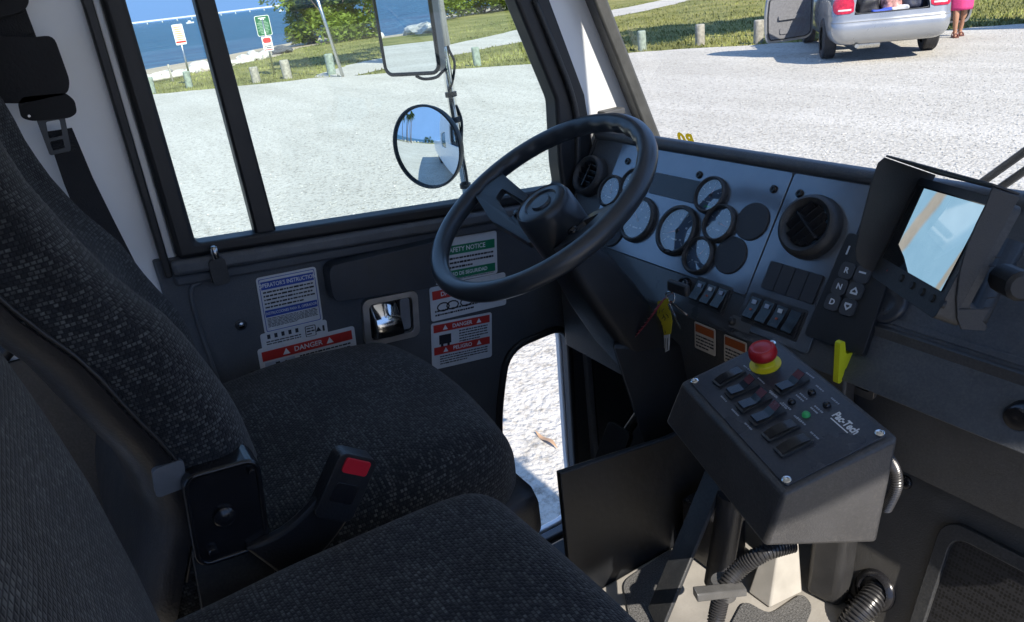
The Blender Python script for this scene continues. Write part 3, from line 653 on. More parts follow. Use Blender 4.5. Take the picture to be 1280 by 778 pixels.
# body behind the cab and wheels, for the mirrors; kept low to let light into the cab
mb = MB(); mb.box((-.3, -3.3, 1.22), (2.3, 4.4, .85)); mb.build('cargo_body', WHITE, cab, bevel=.04)
for y in (-3.6, 1.75):
    for x in (-1.22, .62):
        if y > 0: continue
        mb = MB(); fr = Frame((x, y, GZ + .48), (0, 1, 0), (0, 0, 1)); mb.lathe([(.2, -.14), (.44, -.14), (.48, -.1), (.48, .1), (.44, .14), (.28, .14), (.26, .06), (.0, .06)], fr, 32); mb.build('wheel', RUB, cab, smooth=40)
mb = MB(); mb.box((-.3, .2, .72), (1.9, 1.9, .12)); mb.build('chassis', BLK, cab, bevel=.01)

# ================================================================== DRIVER'S DOOR
door = thing('driver_door', (DX, .55, .7), 'grey driver door with black window frame, armrest and chrome latch', 'door')
sillA, sillB = yz((240, 311)), yz((700, 239))
ks = (sillB[1] - sillA[1]) / (sillB[0] - sillA[0]); sz = lambda y: sillA[1] + ks * (y - sillA[0])
cut = rounded_poly([yz((626, 455)), yz((708, 405)), yz((720, 585)), (.95, .66), (.66, .66), (.70, .80)], .05, 6)
cut = rounded_poly([yz((632, 436)), yz((709, 404)), yz((719, 580)), (.952, .60), (.70, .60), yz((622, 520))], .06, 6)
pan = [(.10, .48), (1.02, .48), (1.02, sz(1.02) - .012), (.10, sz(.10) - .012)]
mb = MB(); mb.prism(pan, [cut], onx(DX - .03), 0, .03, 0); mb.build('door_panel', GREYP, door, bevel=.004)
mb = MB(); mb.tube([(DX + .004, a, b) for a, b in cut], .009, 8, closed=True); mb.build('lower_window_seal', RUB, door, smooth=180)
# outer skin
top = [(.10, sz(.1)), (1.0, sz(1.0))]
mb = MB(); mb.prism([(.10, .44), (1.02, .44), (1.02, sz(1.02) - .02), (.10, sz(.10) - .02)], [[(a, b) for a, b in cut]], onx(DX - .06), 0, .02, 0); mb.build('outer_skin', WHITE, door, bevel=.004)
# ledge under the window, in steps, sloping down to the front
def band(name, y0, y1, d0, d1, x0, th, m, bev=.004):
    mb = MB(); mb.prism([(y0, sz(y0) - d1), (y1, sz(y1) - d1), (y1, sz(y1) - d0), (y0, sz(y0) - d0)], [], onx(x0), 0, th); return mb.build(name, m, door, bevel=bev)
band('sill_ledge', .125, 1.0, .014, .042, DX, .022, GREYL, .008)
band('sill_step', .125, 1.0, .044, .064, DX, .010, GREYP, .005)
# window frame: outer loop minus the opening
def k2(p0, p1, z): A, B = yz(p0), yz(p1); return A[0] + (B[0] - A[0]) / (B[1] - A[1]) * (z - A[1])
fo = lambda z: k2((126, 0), (203, 260), z); fi = lambda z: k2((156, 0), (232, 262), z)
zt = 2.36
A1, A2 = yz((640, 0)), yz((691, 125)); A3 = yz((695, 205))
frt = lambda z: A1[0] + (A2[0] - A1[0]) / (A2[1] - A1[1]) * (z - A1[1])
inner = [(fi(sz(.19) + .008), sz(.19) + .012), (A3[0] + .004, sz(A3[0]) + .012), (A3[0], A3[1]), (A2[0], A2[1]), (frt(zt), zt), (fi(zt), zt)]
B1, B2, B3 = yz((683, 0)), yz((727, 118)), yz((737, 180))
frb = lambda z: B1[0] + (B2[0] - B1[0]) / (B2[1] - B1[1]) * (z - B1[1])
outer = [(fo(sz(.13) - .012), sz(.13) - .014), (B3[0], sz(B3[0]) - .014), (B3[0], B3[1]), (B2[0], B2[1]), (frb(zt + .06), zt + .06), (fo(zt + .06), zt + .06)]
mb = MB(); mb.prism(outer, [rounded_poly(inner, .012)], onx(DX - .035), 0, .05); mb.build('window_frame', RUB, door, bevel=.008, seg=3)
# raised bead along the front upright of the frame
mb = MB(); bead = [yz((700, 0)), yz((712, 60)), yz((722, 105)), yz((727, 140)), (yz((728, 160))[0], 1.52)]
mb.tube(catmull([(DX + .018, *yz((662, 0))), (DX + .02, *yz((690, 70))), (DX + .02, *yz((708, 118))), (DX + .018, *yz((716, 160))), (DX + .016, *yz((716, 235)))], 5), .007, 8); mb.build('frame_bead', BLK, door, smooth=180)
# mullion of the sliding window
m0 = lambda z: k2((243, 0), (319, 291), z); m1 = lambda z: k2((269, 0), (346, 290), z)
mb = MB(); zb = sz(.3) + .005; mb.prism([(m0(zb), zb), (m1(zb), zb), (m1(zt), zt), (m0(zt), zt)], [], onx(DX - .028), 0, .03); mb.build('mullion', RUB, door, bevel=.005)
mb = MB(); mb.prism([(fi(1.6) - .02, sz(.2)), (1.012, sz(1.0)), (1.012, 1.80), (frt(zt) + .045, zt + .01), (fi(zt) - .02, zt + .01)], [], onx(DX - .022), 0, .004); mb.build('window_pane', GW, door)
# panel relief: shallow recess line seen at the rear edge
rec = [yz((275, 345)), yz((335, 333)), yz((412, 322)), yz((560, 290))]
mb = MB(); mb.tube(catmull([(DX + .002, *p) for p in ((.15, 1.30), yz((240, 378)), yz((252, 352)), yz((285, 343)), yz((345, 330)))], 6), .004, 6); mb.build('panel_crease', GREYL, door, smooth=180)
# lock peg
c = yz((272, 341)); fr = Frame((DX + .02, c[0], c[1] + .02), (0, 1, 0), (0, 0, 1))
mb = MB(); mb.prism(rrect(.03, .05, .008, cy=-.012), [], fr.P, -.018, .006); mb.build('lock_housing', BLK, door, bevel=.005)
mb = MB(); mb.lathe([(.0, .0), (.006, .0), (.008, .01), (.007, .02), (.003, .024)], Frame((DX + .03, c[0], c[1] + .035), (1, 0, 0), (0, 1, 0)), 14); mb.build('lock_peg', SCREW, door, smooth=50)
for p in ((301, 406), (317, 469)):
    q = yz(p); fr = Frame((DX, *q), (0, 1, 0), (0, 0, 1)); mb = MB(); mb.lathe([(.011, 0), (.011, .003), (.0085, .004)], fr, 18, 0); mb.lathe([(.0065, .003), (.006, .006), (.004, .007), (.0, .0072)], fr, 14, 1)
    mb.box((0, 0, .0075), (.008, .0015, .001), 0, fr); mb.build('screw', [BLK, SCREW], door, smooth=40)
# armrest pad
AX = DX + .035; aA, aB, aC = yz((409, 333), AX), yz((552, 300), AX), yz((545, 358), AX); aD = yz((416, 378), AX)
mb = MB(); mb.prism(rounded_poly([aD, aC, (aB[0] + .02, aB[1]), aA], .02), [], onx(DX), 0, .04); mb.build('armrest', M('armrest_blue_black', (.03, .038, .05), .42, bump=.25, bscale=500), door, bevel=.02, seg=4)
# chrome latch
q0, q1, q2, q3 = yz((449, 379)), yz((513, 366)), yz((523, 417)), yz((462, 424))
lc = tuple((q0[i] + q1[i] + q2[i] + q3[i]) / 4 for i in (0, 1)); ang = math.atan2(q1[1] - q0[1], q1[0] - q0[0])
lf = Frame((DX, *lc), (0, math.cos(ang), math.sin(ang)), (0, -math.sin(ang) + .0, math.cos(ang)))
mb = MB(); mb.prism(rrect(.125, .105, .016), [rrect(.098, .08, .01)], lf.P, 0, .012); lat = mb.build('latch_plate', M('latch_steel', (.62, .62, .62), .32, .85), door, bevel=.004)
mb = MB(); mb.prism(rrect(.1, .082, .01), [], lf.P, -.0, .002); mb.build('latch_cup', M('latch_cup_dark', (.03, .03, .03), .25, .4), lat)
rows = []
for i in range(9):
    t = i / 8; z = .003 + .022 * math.sin(t * 2.2) ; y = .04 - .075 * t; wd = .05 + .012 * t; rows.append([lf.P(-.042, y, z * .4), lf.P(-.038, y, z), lf.P(-.04 + wd * .5, y, z + .004), lf.P(-.04 + wd, y, z), lf.P(-.036 + wd, y, z * .4)])
mb = MB(); mb.grid(rows); mb.build('latch_lever', CHROME, lat, smooth=60)
mb = MB(); mb.prism(rrect(.022, .07, .006, cx=.034, cy=.002), [], lf.P, .002, .005); mb.build('latch_inset', M('latch_grey_blue', (.3, .33, .38), .35, .6), lat)

# ------------------------------------------------------------------ stickers on the door
def sticker(name, p0, p1, p3, label, th=.0012):
    # frame from three pixel corners: top-left, top-right, bottom-left
    a, b, c = HX(p0, DX), HX(p1, DX), HX(p3, DX); u = (b - a); wd = u.length; u.normalize(); n = Vector((1, 0, 0)); v = n.cross(u); hh = abs((c - a).dot(v))
    return Frame(a + n * .002 + u * wd / 2 - v * hh / 2, u, v), wd, hh
def micro(mb, fr, x0, x1, y0, y1, n, mi, z, rnd, fill=.48):
    st = (y1 - y0) / n
    for k in range(n):
        y = y1 - (k + .5) * st; x = x0; xe = x1 if k < n - 1 else x0 + (x1 - x0) * rnd.uniform(.5, .95)
        while x < xe - .003:
            l = min(rnd.uniform(.003, .010), xe - x); mb.box((x + l / 2, y, z), (l, st * fill * rnd.uniform(.7, 1), .0004), mi, fr); x += l + .0014
def tri(mb, fr, x, y, s, mi, z): mb.add([fr.P(x - s * .58, y - s * .45, z), fr.P(x + s * .58, y - s * .45, z), fr.P(x, y + s * .55, z)], [(0, 1, 2)], mi)
rnd = random.Random(11)
fr, wd, hh = sticker('', (319, 348), (394, 333), (331, 418), '')
hh *= 1.0; mb = MB(); mb.prism(rrect(wd, hh, .006), [], fr.P, -.001, 0, 0)
mb.prism(rrect(wd - .008, hh - .008, .003), [rrect(wd - .0105, hh - .0105, .003)], fr.P, 0, .0004, 1)
T = hh / 2; mb.box((0, T - .018, .0005), (wd - .014, .016, .0006), 1, fr); put_text(mb, fr, "OPERATOR'S INSTRUCTION", .0115, 0, T - .018, .001, 2, bold=.0002, sx=.78)
micro(mb, fr, -wd / 2 + .009, wd / 2 - .009, T - .066, T - .028, 5, 3, .0006, rnd)
mb.box((0, T - .075, .0005), (wd - .014, .014, .0006), 1, fr); put_text(mb, fr, "INSTRUCCIONES PARA EL OPERADOR", .008, 0, T - .075, .001, 2, bold=.0001, sx=.74)
micro(mb, fr, -wd / 2 + .009, wd / 2 - .009, -T + .012, T - .084, 7, 3, .0006, rnd)
tag(mb.build('instruction_sticker', [LBLW, LBLB, INKW, INK]), 'white instruction sticker with two blue header bars on the door', 'sticker')
fr, wd, hh = sticker('', (325, 420), (408, 401), (329, 436), '')
mb = MB(); mb.prism(rrect(wd, hh + .006, .005), [], fr.P, -.0022, -.0014, 0)
micro(mb, fr, -wd / 2 + .01, wd * .12, -hh / 2 + .004, 0, 2, 1, -.0012, rnd); 
for k in range(5): mb.box((-wd * .38 + k * .014, .008, -.0012), (.006, .009, .0004), 1, fr)
mb.prism(rrect(.022, .024, .003, cx=wd * .24), [rrect(.019, .021, .002, cx=wd * .24)], fr.P, -.0014, -.001, 1); micro(mb, fr, wd * .24 - .008, wd * .24 + .008, -.009, .009, 3, 1, -.0012, rnd)
tri(mb, fr, wd * .36, 0, .01, 1, -.001); mb.box((wd * .44, 0, -.0012), (.004, .012, .0004), 1, fr)
tag(mb.build('part_sticker', [LBLW, INK]), 'narrow white sticker with small symbols between the blue and red stickers', 'sticker')
fr, wd, hh = sticker('', (321, 437), (442, 407), (330, 485), '')
mb = MB(); mb.prism(rrect(wd, hh, .006), [], fr.P, -.001, .0002, 0); T = hh / 2
mb.box((0, T - .018, .0006), (wd - .014, .02, .0006), 1, fr); put_text(mb, fr, 'DANGER', .0145, .0, T - .018, .0012, 2, bold=.0003, sx=1.0)
for s in (-1, 1): tri(mb, fr, s * .045, T - .018, .013, 2, .0012)
mb.box((-wd * .3, T - .055, .0005), (wd * .3, .046, .0004), 4, fr); micro(mb, fr, -wd * .1, wd / 2 - .01, -T + .01, T - .032, 6, 3, .0006, rnd)
for k in range(9): mb.box((-wd * .3 + rnd.uniform(-.022, .022), T - .055 + rnd.uniform(-.018, .016), .0008), (rnd.uniform(.003, .012), rnd.uniform(.003, .01), .0004), 3, fr)
tag(mb.build('danger_sticker', [LBLW, LBLR, INKW, INK, M('label_pale_blue', (.42, .48, .58), .4)]), 'red and white danger sticker partly behind the driver seat cushion', 'sticker')
fr, wd, hh = sticker('', (541, 301), (620, 288), (548, 356), '')
mb = MB(); mb.prism(rrect(wd, hh, .006), [], fr.P, -.001, 0, 0); T = hh / 2
mb.box((0, T - .028, .0005), (wd - .012, .02, .0006), 1, fr); put_text(mb, fr, 'SAFETY NOTICE', .0145, 0, T - .028, .001, 2, bold=.0003, sx=.92)
micro(mb, fr, -wd / 2 + .01, wd / 2 - .01, T - .072, T - .042, 3, 3, .0006, rnd)
mb.box((0, T - .083, .0005), (wd - .012, .019, .0006), 1, fr); put_text(mb, fr, 'AVISO DE SEGURIDAD', .0115, 0, T - .083, .001, 2, bold=.0003, sx=.9)
micro(mb, fr, -wd / 2 + .01, wd / 2 - .01, -T + .008, T - .096, 3, 3, .0006, rnd)
tag(mb.build('safety_sticker', [LBLW, LBLG, INKW, INK]), 'white sticker with two green header bars seen through the steering wheel', 'sticker')
fr, wd, hh = sticker('', (536, 360), (631, 340), (541, 402), '')
mb = MB(); mb.prism(rrect(wd, hh, .006), [], fr.P, -.001, .0002, 0); T = hh / 2
mb.box((-wd * .22, T - .02, .0006), (wd * .5, .02, .0006), 1, fr); mb.box((wd * .25, T - .045, .0006), (wd * .44, .02, .0006), 1, fr)
put_text(mb, fr, 'DANGER', .014, -wd * .22, T - .02, .0012, 2, bold=.0003); put_text(mb, fr, 'PELIGRO', .014, wd * .25, T - .045, .0012, 2, bold=.0003)
for cx in (-wd * .34, -wd * .22, -.008): mb.prism([(cx + .016 * math.cos(a * .5236) , T - .05 + .011 * math.sin(a * .5236)) for a in range(12)], [[(cx + .013 * math.cos(a * .5236), T - .05 + .008 * math.sin(a * .5236)) for a in range(12)]], fr.P, .0003, .0008, 3)
micro(mb, fr, -wd / 2 + .01, wd / 2 - .01, -T + .008, -T + .026, 2, 3, .0006, rnd)
tag(mb.build('danger_sticker', [LBLW, LBLR, INKW, INK]), 'wide red and white sticker with round pictograms just under the steering wheel rim', 'sticker')
fr, wd, hh = sticker('', (538, 405), (614, 390), (543, 462), '')
mb = MB(); mb.prism(rrect(wd, hh, .006), [], fr.P, -.001, .0004, 0); T = hh / 2
mb.box((0, T - .014, .0008), (wd - .012, .018, .0006), 1, fr); put_text(mb, fr, 'DANGER', .0125, 0, T - .014, .0014, 2, bold=.0003)
mb.box((0, -.012, .0008), (wd - .012, .018, .0006), 1, fr); put_text(mb, fr, 'PELIGRO', .0125, 0, -.012, .0014, 2, bold=.0003)
for s in (-1, 1): tri(mb, fr, s * .043, T - .014, .011, 2, .0014); tri(mb, fr, s * .043, -.012, .011, 2, .0014)
mb.box((-wd * .28, T - .042, .0008), (.03, .022, .0004), 3, fr)
for s in (-.008, .008): mb.box((-wd * .28 + s, T - .06, .0008), (.006, .016, .0004), 3, fr)
micro(mb, fr, -.008, wd / 2 - .01, -.002, T - .026, 5, 3, .0008, rnd); micro(mb, fr, -wd / 2 + .02, wd / 2 - .012, -T + .008, -.024, 4, 3, .0008, rnd)
tag(mb.build('danger_sticker', [LBLW, LBLR, INKW, INK]), 'square red and white danger sticker above the lower door window', 'sticker')

# ------------------------------------------------------------------ side mirrors on their pole
MX = -1.85
pole = thing('mirror_pole', (MX, .93, 1.2), 'shiny steel mirror pole outside the door with clamps and black cable', 'mirror pole')
pts = [HX(p, MX) for p in ((545, 0), (560, 100), (575, 200), (583, 240))]
dirp = (pts[-1] - pts[0]).normalized(); p0 = pts[0] - dirp * .45; p1 = pts[-1] + dirp * .25
mb = MB(); mb.tube([p0, p1], .0115, 16); mb.build('pole', CHROME, pole, smooth=180)
mb = MB(); mb.tube([p0 - dirp * .0, HX((552, 58), MX) + Vector((0, .004, 0))], .019, 16); mb.build('upper_sleeve', STEEL, pole, smooth=180)
mb = MB(); mb.tube([p1, Vector((-1.48, .96, p1.z - .03))], .0115, 10); mb.tube([p0, Vector((-1.45, .86, p0.z + .03))], .0115, 10); mb.build('bracket_arm', STEEL, pole, smooth=180)
for py in (55, 118, 150, 232): 
    c = pts[0] + dirp * ((HX((545 + .16 * py, py), MX) - pts[0]).dot(dirp)); mb = MB(); mb.tube([c - dirp * .006, c + dirp * .006], .0155, 14); mb.build('clamp', RUB, pole, smooth=50)
mb = MB(); mb.tube(catmull([HX(p, MX + .01) for p in ((556, 40), (561, 62), (568, 78), (566, 100), (562, 112))], 5), .0035, 7)
mb.tube(catmull([HX(p, MX + .01) for p in ((570, 132), (577, 152), (577, 185), (582, 215), (586, 240))], 5), .004, 7); mb.tube(catmull([HX(p, MX + .01) for p in ((520, 95), (530, 99), (545, 97), (553, 90), (558, 86))], 5), .004, 7); mb.build('cable', RUB, pole, smooth=180)
MN = R(27)
def mframe(c, az, el): n = Vector((math.cos(el) * math.sin(az), -math.cos(el) * math.cos(az), math.sin(el))); u = Vector((0, 0, 1)).cross(n).normalized(); return Frame(c, u, n.cross(u), n)
rm = thing('convex_mirror', (-1.82, .83, 1.63), 'round convex side mirror with black rim on the pole', 'mirror')
fr = mframe((-1.821, .829, 1.63), R(27.7), R(2.5)); rad = .1075
mb = MB(); mb.lathe([(rad * .2, -.045), (rad * .75, -.035), (rad * .97, -.012), (rad, 0), (rad, .008), (rad * .965, .01), (rad * .955, .004)], fr, 48); mb.build('rim', RUB, rm, smooth=60)
RC = .34; mb = MB(); mb.lathe([(rad * .96 * k / 16 + 1e-4, .0035 + math.sqrt(RC * RC - (rad * .96 * k / 16) ** 2) - math.sqrt(RC * RC - (rad * .96) ** 2)) for k in range(16, -1, -1)], fr, 64, cap=False); mb.build('convex_glass', MIRR, rm, smooth=180)
mb = MB(); mb.tube(catmull([fr.P(0, 0, -.04), fr.P(.05, 0, -.05), HX((573, 165), MX)], 5), .006, 8); mb.build('mount_stalk', STEEL, rm, smooth=180)
fm_c = HX((514, 20), MX + .04); fr = mframe(fm_c, R(27), R(0))
fl = thing('flat_mirror', fm_c, 'rectangular flat side mirror above the round one', 'mirror')
q = [fr.uv(p) for p in ((483, 88), (548, 97), (555, 88))]; x0, x1, yb = q[0][0], q[1][0] + .008, (q[0][1] + q[1][1]) / 2
mb = MB(); mb.prism(rrect(x1 - x0, .36, .022, 6, (x0 + x1) / 2, yb + .18), [], fr.P, -.03, .0); mb.build('housing', M('mirror_back_grey', (.25, .25, .25), .4), fl, bevel=.006)
mb = MB(); mb.tube([fr.P(a, b, .002) for a, b in rrect(x1 - x0, .36, .022, 6, (x0 + x1) / 2, yb + .18)], .005, 8, closed=True); mb.build('rim', RUB, fl, smooth=180)
mb = MB(); mb.prism(rrect(x1 - x0 - .008, .352, .02, 6, (x0 + x1) / 2, yb + .18), [], fr.P, .001, .003); mb.build('mirror_glass', MIRR, fl)
mb = MB(); mb.tube([fr.P((x0 + x1) / 2 + .05, yb + .06, -.03), HX((556, 72), MX)], .009, 8); mb.build('mount_stalk', STEEL, fl, smooth=180)

# ================================================================== DASHBOARD
DP = Frame((-1.077, .993, 1.516), (1, 0, 0), (0, .515, .857))       # gauge panel plane, n points up and rearward
duv = DP.uv
dash = thing('dashboard', (-.3, 1.0, 1.2), 'dark dashboard with round gauges, switches and air vents under the windshield', 'dashboard')
def dpoly(pts): return [duv(p) for p in pts]
vtop = duv((960, 206))[1]; vtop2 = vtop + .008
vbot = duv((1190, 430))[1]
UL = duv((737, 200))[0]; UR = .95
# rolled pad from the panel top to the windshield
sec = [(vtop - .006, -.004), (vtop - .004, .008), (vtop + .002, .014), (vtop + .012, .014), (vtop + .020, .004), (vtop + .018, -.02), (vtop + .006, -.06), (vtop - .02, -.15)]
mb = MB(); mb.grid([[DP.P(u, v, c) for v, c in sec] for u in np.linspace(UL + .0, UR, 24)]); mb.build('dash_pad', DASH, dash, smooth=180)
# base panel carrying everything
vlow = duv((880, 405))[1]
mb = MB(); mb.prism([(UL, vlow), (UR, vlow), (UR, vtop), (UL, vtop)], [], DP.P, -.02, 0); mb.build('dash_base', DASH, dash, bevel=.004)
# left end cap beside the door
mb = MB(); mb.prism([(DP.P(0, vtop + .04).y, DP.P(0, vtop + .04).z), (DP.P(0, vlow).y, DP.P(0, vlow).z), (1.12, DP.P(0, vlow).z), (1.2, DP.P(0, vtop).z)], [], lambda a, b, c: (DP.P(UL, 0).x + c, a, b), -.01, .0); mb.build('end_cap', DASH, dash)
# glossy gauge plate and the plate right of it
gp = dpoly([(769, 196), (989, 231), (941, 352), (905, 345), (840, 346), (795, 350), (760, 300), (742, 265)])
gp = [duv((768, 197)), duv((988, 232)), duv((941, 352)), (duv((941, 352))[0] - .13, duv((941, 352))[1] - .0), duv((748, 272))]
u0, u1 = duv((766, 221))[0], duv((989, 233))[0]; v1 = vtop - .008; v0 = duv((942, 352))[1] - .028
mb = MB(); mb.prism(rounded_poly([(u0, v0), (u1 - .002, v0), (u1 - .002, v1), (u0, v1)], .006), [], DP.P, .0005, .005); mb.build('gauge_plate', PANEL, dash, bevel=.0015)
u2 = duv((1062, 318))[0]
mb = MB(); mb.prism(rounded_poly([(u1 + .001, v0 - .055), (u2, v0 - .055), (u2, v1), (u1 + .001, v1)], .006), [], DP.P, .0005, .005); mb.build('vent_plate', PANEL, dash, bevel=.0015)
mb = MB(); mb.prism(rounded_poly([(u0, vlow + .004), (u1 + .001, vlow + .004), (u1 + .001, v0 - .002), (u0, v0 - .002)], .006), [], DP.P, .0005, .004); mb.build('switch_plate', M('switch_plate_dark', (.045, .05, .058), .3, bump=.05, coat=.4), dash, bevel=.0015)
GRNL0 = 0; DIAL = M('dial_face', (.06, .095, .15), .35); NEED = M('needle_orange', (.8, .35, .28), .5); TICK = M('dial_marks', (.6, .65, .7), .5); GRNL = M('green_lamp', (.015, .14, .06), .4, emit=(.1, 1, .35), estr=.02)
def gauge(c, r, needle=.9, marks=12, green=False, sub=False):
    u, v = duv(c); fr = Frame(DP.P(u, v, .005), DP.u, DP.v); g = MB()
    g.lathe([(r, -.004), (r, .006), (r * .97, .010), (r * .9, .012), (r * .84, .011), (r * .80, .004), (r * .80, .002)], fr, 48, cap=False); gb = g.build('gauge', BLK, dash, smooth=50)
    d = MB(); d.lathe([(r * .81, .0025), (.0001, .0025)], fr, 40, 0, cap=False)
    a0, a1 = R(225), R(-45)
    for k in range(marks + 1):
        a = a0 + (a1 - a0) * k / marks; L = .1 if k % 2 else .16; f2 = Frame(fr.P(math.cos(a) * r * (.74 - L / 2), math.sin(a) * r * (.74 - L / 2), .0029), fr.u * math.cos(a) + fr.v * math.sin(a), -fr.u * math.sin(a) + fr.v * math.cos(a)); d.box((0, 0, 0), (r * L, r * .022, .0003), 1, f2)
    for k in range(0, marks + 1, 3):
        a = a0 + (a1 - a0) * k / marks; d.box((math.cos(a) * r * .45, math.sin(a) * r * .45, .0029), (r * .1, r * .07, .0003), 1, fr)
    d.box((0, -r * .35, .0029), (r * .3, r * .06, .0003), 1, fr)
    if green:
        for k in range(-1, 3): d.box((k * r * .12, -r * .6, .003), (r * .1, r * .06, .0005), 2, fr)
    d.build('dial', [DIAL, TICK, GRNL], gb)
    nd = MB(); f2 = Frame(fr.P(0, 0, .004), fr.u * math.cos(needle) + fr.v * math.sin(needle), -fr.u * math.sin(needle) + fr.v * math.cos(needle)); nd.add([f2.P(-.12 * r, r * .03, 0), f2.P(-.12 * r, -r * .03, 0), f2.P(r * .62, 0, .0)], [(0, 1, 2)], 0); nd.lathe([(r * .09, 0), (r * .08, .0015), (0.0001, .0016)], Frame(fr.P(0, 0, .0032), fr.u, fr.v), 14, 1); nd.build('needle', [NEED, BLK], gb)
    if sub:
        nd = MB()
        for k in (-1, 1): nd.box((k * r * .16, -r * .86, .0125), (r * .2, r * .12, .003), 0, fr)
        nd.build('gauge_button', RUB, gb, bevel=.001)
    gl = MB(); gl.lathe([(r * .82, .0075), (.0001, .0085)], fr, 40, 0, cap=False); gl.build('gauge_glass', GLO, gb, smooth=180)
GLO = glass('gauge_lens', (.9, .93, .97), f0=.2)
gauge((800.5, 276), .0485, R(140)); gauge((849.7, 289.8), .0505, R(205), sub=True)
gauge((892, 246), .0365, R(80), 8, True); gauge((903, 281), .0365, R(-10), 8); gauge((877, 321), .0365, R(60), 8)
gauge((795, 233), .0365, R(100), 8); gauge((767, 241), .0365, R(100), 8)
def disc(name, c, r, m, h=.004):
    u, v = duv(c); mb = MB(); mb.lathe([(r, 0), (r, h * .7), (r * .96, h), (.0001, h)], Frame(DP.P(u, v, .005), DP.u, DP.v), 40); return mb.build(name, m, dash, smooth=40)
PLUG = M('plug_grey', (.03, .034, .042), .55, bump=.2)
for c in ((943, 278.5), (915.5, 320.5), (768, 290)): disc('blank_plug', c, .0345, PLUG)
a, b, c_ = duv((823, 217)), duv((880.5, 228)), duv((814, 242.5)); wd_, hg = b[0] - a[0], a[1] - c_[1]
mb = MB(); mb.prism(rrect(wd_, hg, .003, 3, (a[0] + b[0]) / 2, a[1] - hg / 2), [], DP.P, .004, .008); o = mb.build('display_window', M('display_black', (.03, .036, .045), .3, bump=.05), dash, bevel=.001)
for p in ((787, 203), (876.5, 220), (969.5, 238), (1002, 243.5)):
    u, v = duv(p); fr = Frame(DP.P(u, v, .005), DP.u, DP.v); mb = MB(); mb.lathe([(.0075, 0), (.007, .003), (.0045, .0042), (.003, .004), (.003, .002), (.0001, .002)], fr, 18); mb.build('screw', BLKG, dash, smooth=40)
# air vents
def vent(c, r, tilt):
    u, v = duv(c); fr = Frame(DP.P(u, v, .004), DP.u, DP.v); mb = MB(); mb.lathe([(r * 1.02, -.002), (r, .012), (r * .93, .022), (r * .84, .024), (r * .70, .018), (r * .66, .0)], fr, 48, cap=False); vo = mb.build('air_vent', BLK, dash, smooth=60)
    mb = MB(); mb.lathe([(r * .68, .001), (.0001, .001)], fr, 32, cap=False); mb.build('vent_throat', M('vent_dark', (.006, .006, .007), .7), vo)
    mb = MB()
    for k in (-.42, -.14, .14, .42):
        hw = math.sqrt(max(.01, .66 ** 2 - k * k)) * r; f2 = Frame(fr.P(0, 0, .014), fr.u * math.cos(tilt) + fr.v * math.sin(tilt), (fr.v * math.cos(tilt) - fr.u * math.sin(tilt)) * .8 + fr.n * .6); f2.o = f2.o + (fr.v * math.cos(tilt) - fr.u * math.sin(tilt)) * (k * r)
        mb.box((0, 0, 0), (2 * hw, .014, .0018), 0, f2)
    mb.box((0, 0, 0), (.003, r * 1.2, .012), 0, Frame(fr.P(0, 0, .014), fr.u * math.cos(tilt) + fr.v * math.sin(tilt), fr.v * math.cos(tilt) - fr.u * math.sin(tilt))); mb.build('vent_vane', BLKG, vo, bevel=.0006)
vent((742, 222), .046, R(-5)); vent((1017, 286), .0535, R(55))
# four blank switch covers
P_ = [duv(p) for p in ((967, 327), (1033, 347), (1020, 382), (955, 361))]
x0, x1, yt, yb_ = (P_[0][0] + P_[3][0]) / 2, (P_[1][0] + P_[2][0]) / 2, (P_[0][1] + P_[1][1]) / 2, (P_[2][1] + P_[3][1]) / 2; st = (x1 - x0) / 4
for k in range(4):
    mb = MB(); mb.prism(rrect(st - .0015, yt - yb_, .0025, 3, x0 + st * (k + .5), (yt + yb_) / 2), [], DP.P, .004, .010); mb.build('switch_blank', PLUG, dash, bevel=.0012)
# rocker switches
LEDW = M('switch_icon', (.35, .42, .55), .5); LEDR = M('switch_red_mark', (.4, .1, .06), .5)
def rocker(u, v, w_, h_, icon, par):
    mb = MB(); mb.prism(rrect(w_, h_, .002, 3, u, v), [], DP.P, .004, .009); ro = mb.build('rocker_switch', BLK, par, bevel=.001)
    rows = [[DP.P(u + s * w_ * .4, v + t * h_ * .44, .009 + .009 * max(0, -t) ** .8 * (1 if t > -.98 else .2) + .003 * (1 - abs(t)) + .0005) for s in (-1, -.5, .5, 1)] for t in (1, .5, 0, -.4, -.85, -1)]
    mb = MB(); mb.grid(rows); mb.build('rocker', BLKG, ro, smooth=40)
    if icon:
        mb = MB(); mb.box((u, v + h_ * .26, .0125), (w_ * .34, h_ * .16, .001), 0, DP)
        if icon > 1: mb.box((u, v - h_ * .05, .0145), (w_ * .16, h_ * .07, .001), 1, DP)
        mb.build('switch_icon', [LEDW if icon != 3 else TICK, LEDR], ro)
P_ = [duv(p) for p in ((944, 370), (1010, 392), (996, 424), (930, 400))]
x0, x1, yt, yb_ = (P_[0][0] + P_[3][0]) / 2, (P_[1][0] + P_[2][0]) / 2, (P_[0][1] + P_[1][1]) / 2, (P_[2][1] + P_[3][1]) / 2; st = (x1 - x0) / 4
mb = MB(); mb.prism(rrect(x1 - x0 + .008, yt - yb_ + .008, .003, 3, (x0 + x1) / 2, (yt + yb_) / 2), [], DP.P, .003, .006); mb.build('switch_bezel', BLK, dash, bevel=.001)
for k, ic in enumerate((2, 1, 3, 0)): rocker(x0 + st * (k + .5), (yt + yb_) / 2, st - .002, yt - yb_, ic, dash)
P_ = [duv(p) for p in ((874, 352), (916, 361), (906, 392), (866, 378))]
x0, x1, yt, yb_ = (P_[0][0] + P_[3][0]) / 2, (P_[1][0] + P_[2][0]) / 2, (P_[0][1] + P_[1][1]) / 2, (P_[2][1] + P_[3][1]) / 2; st = (x1 - x0) / 3
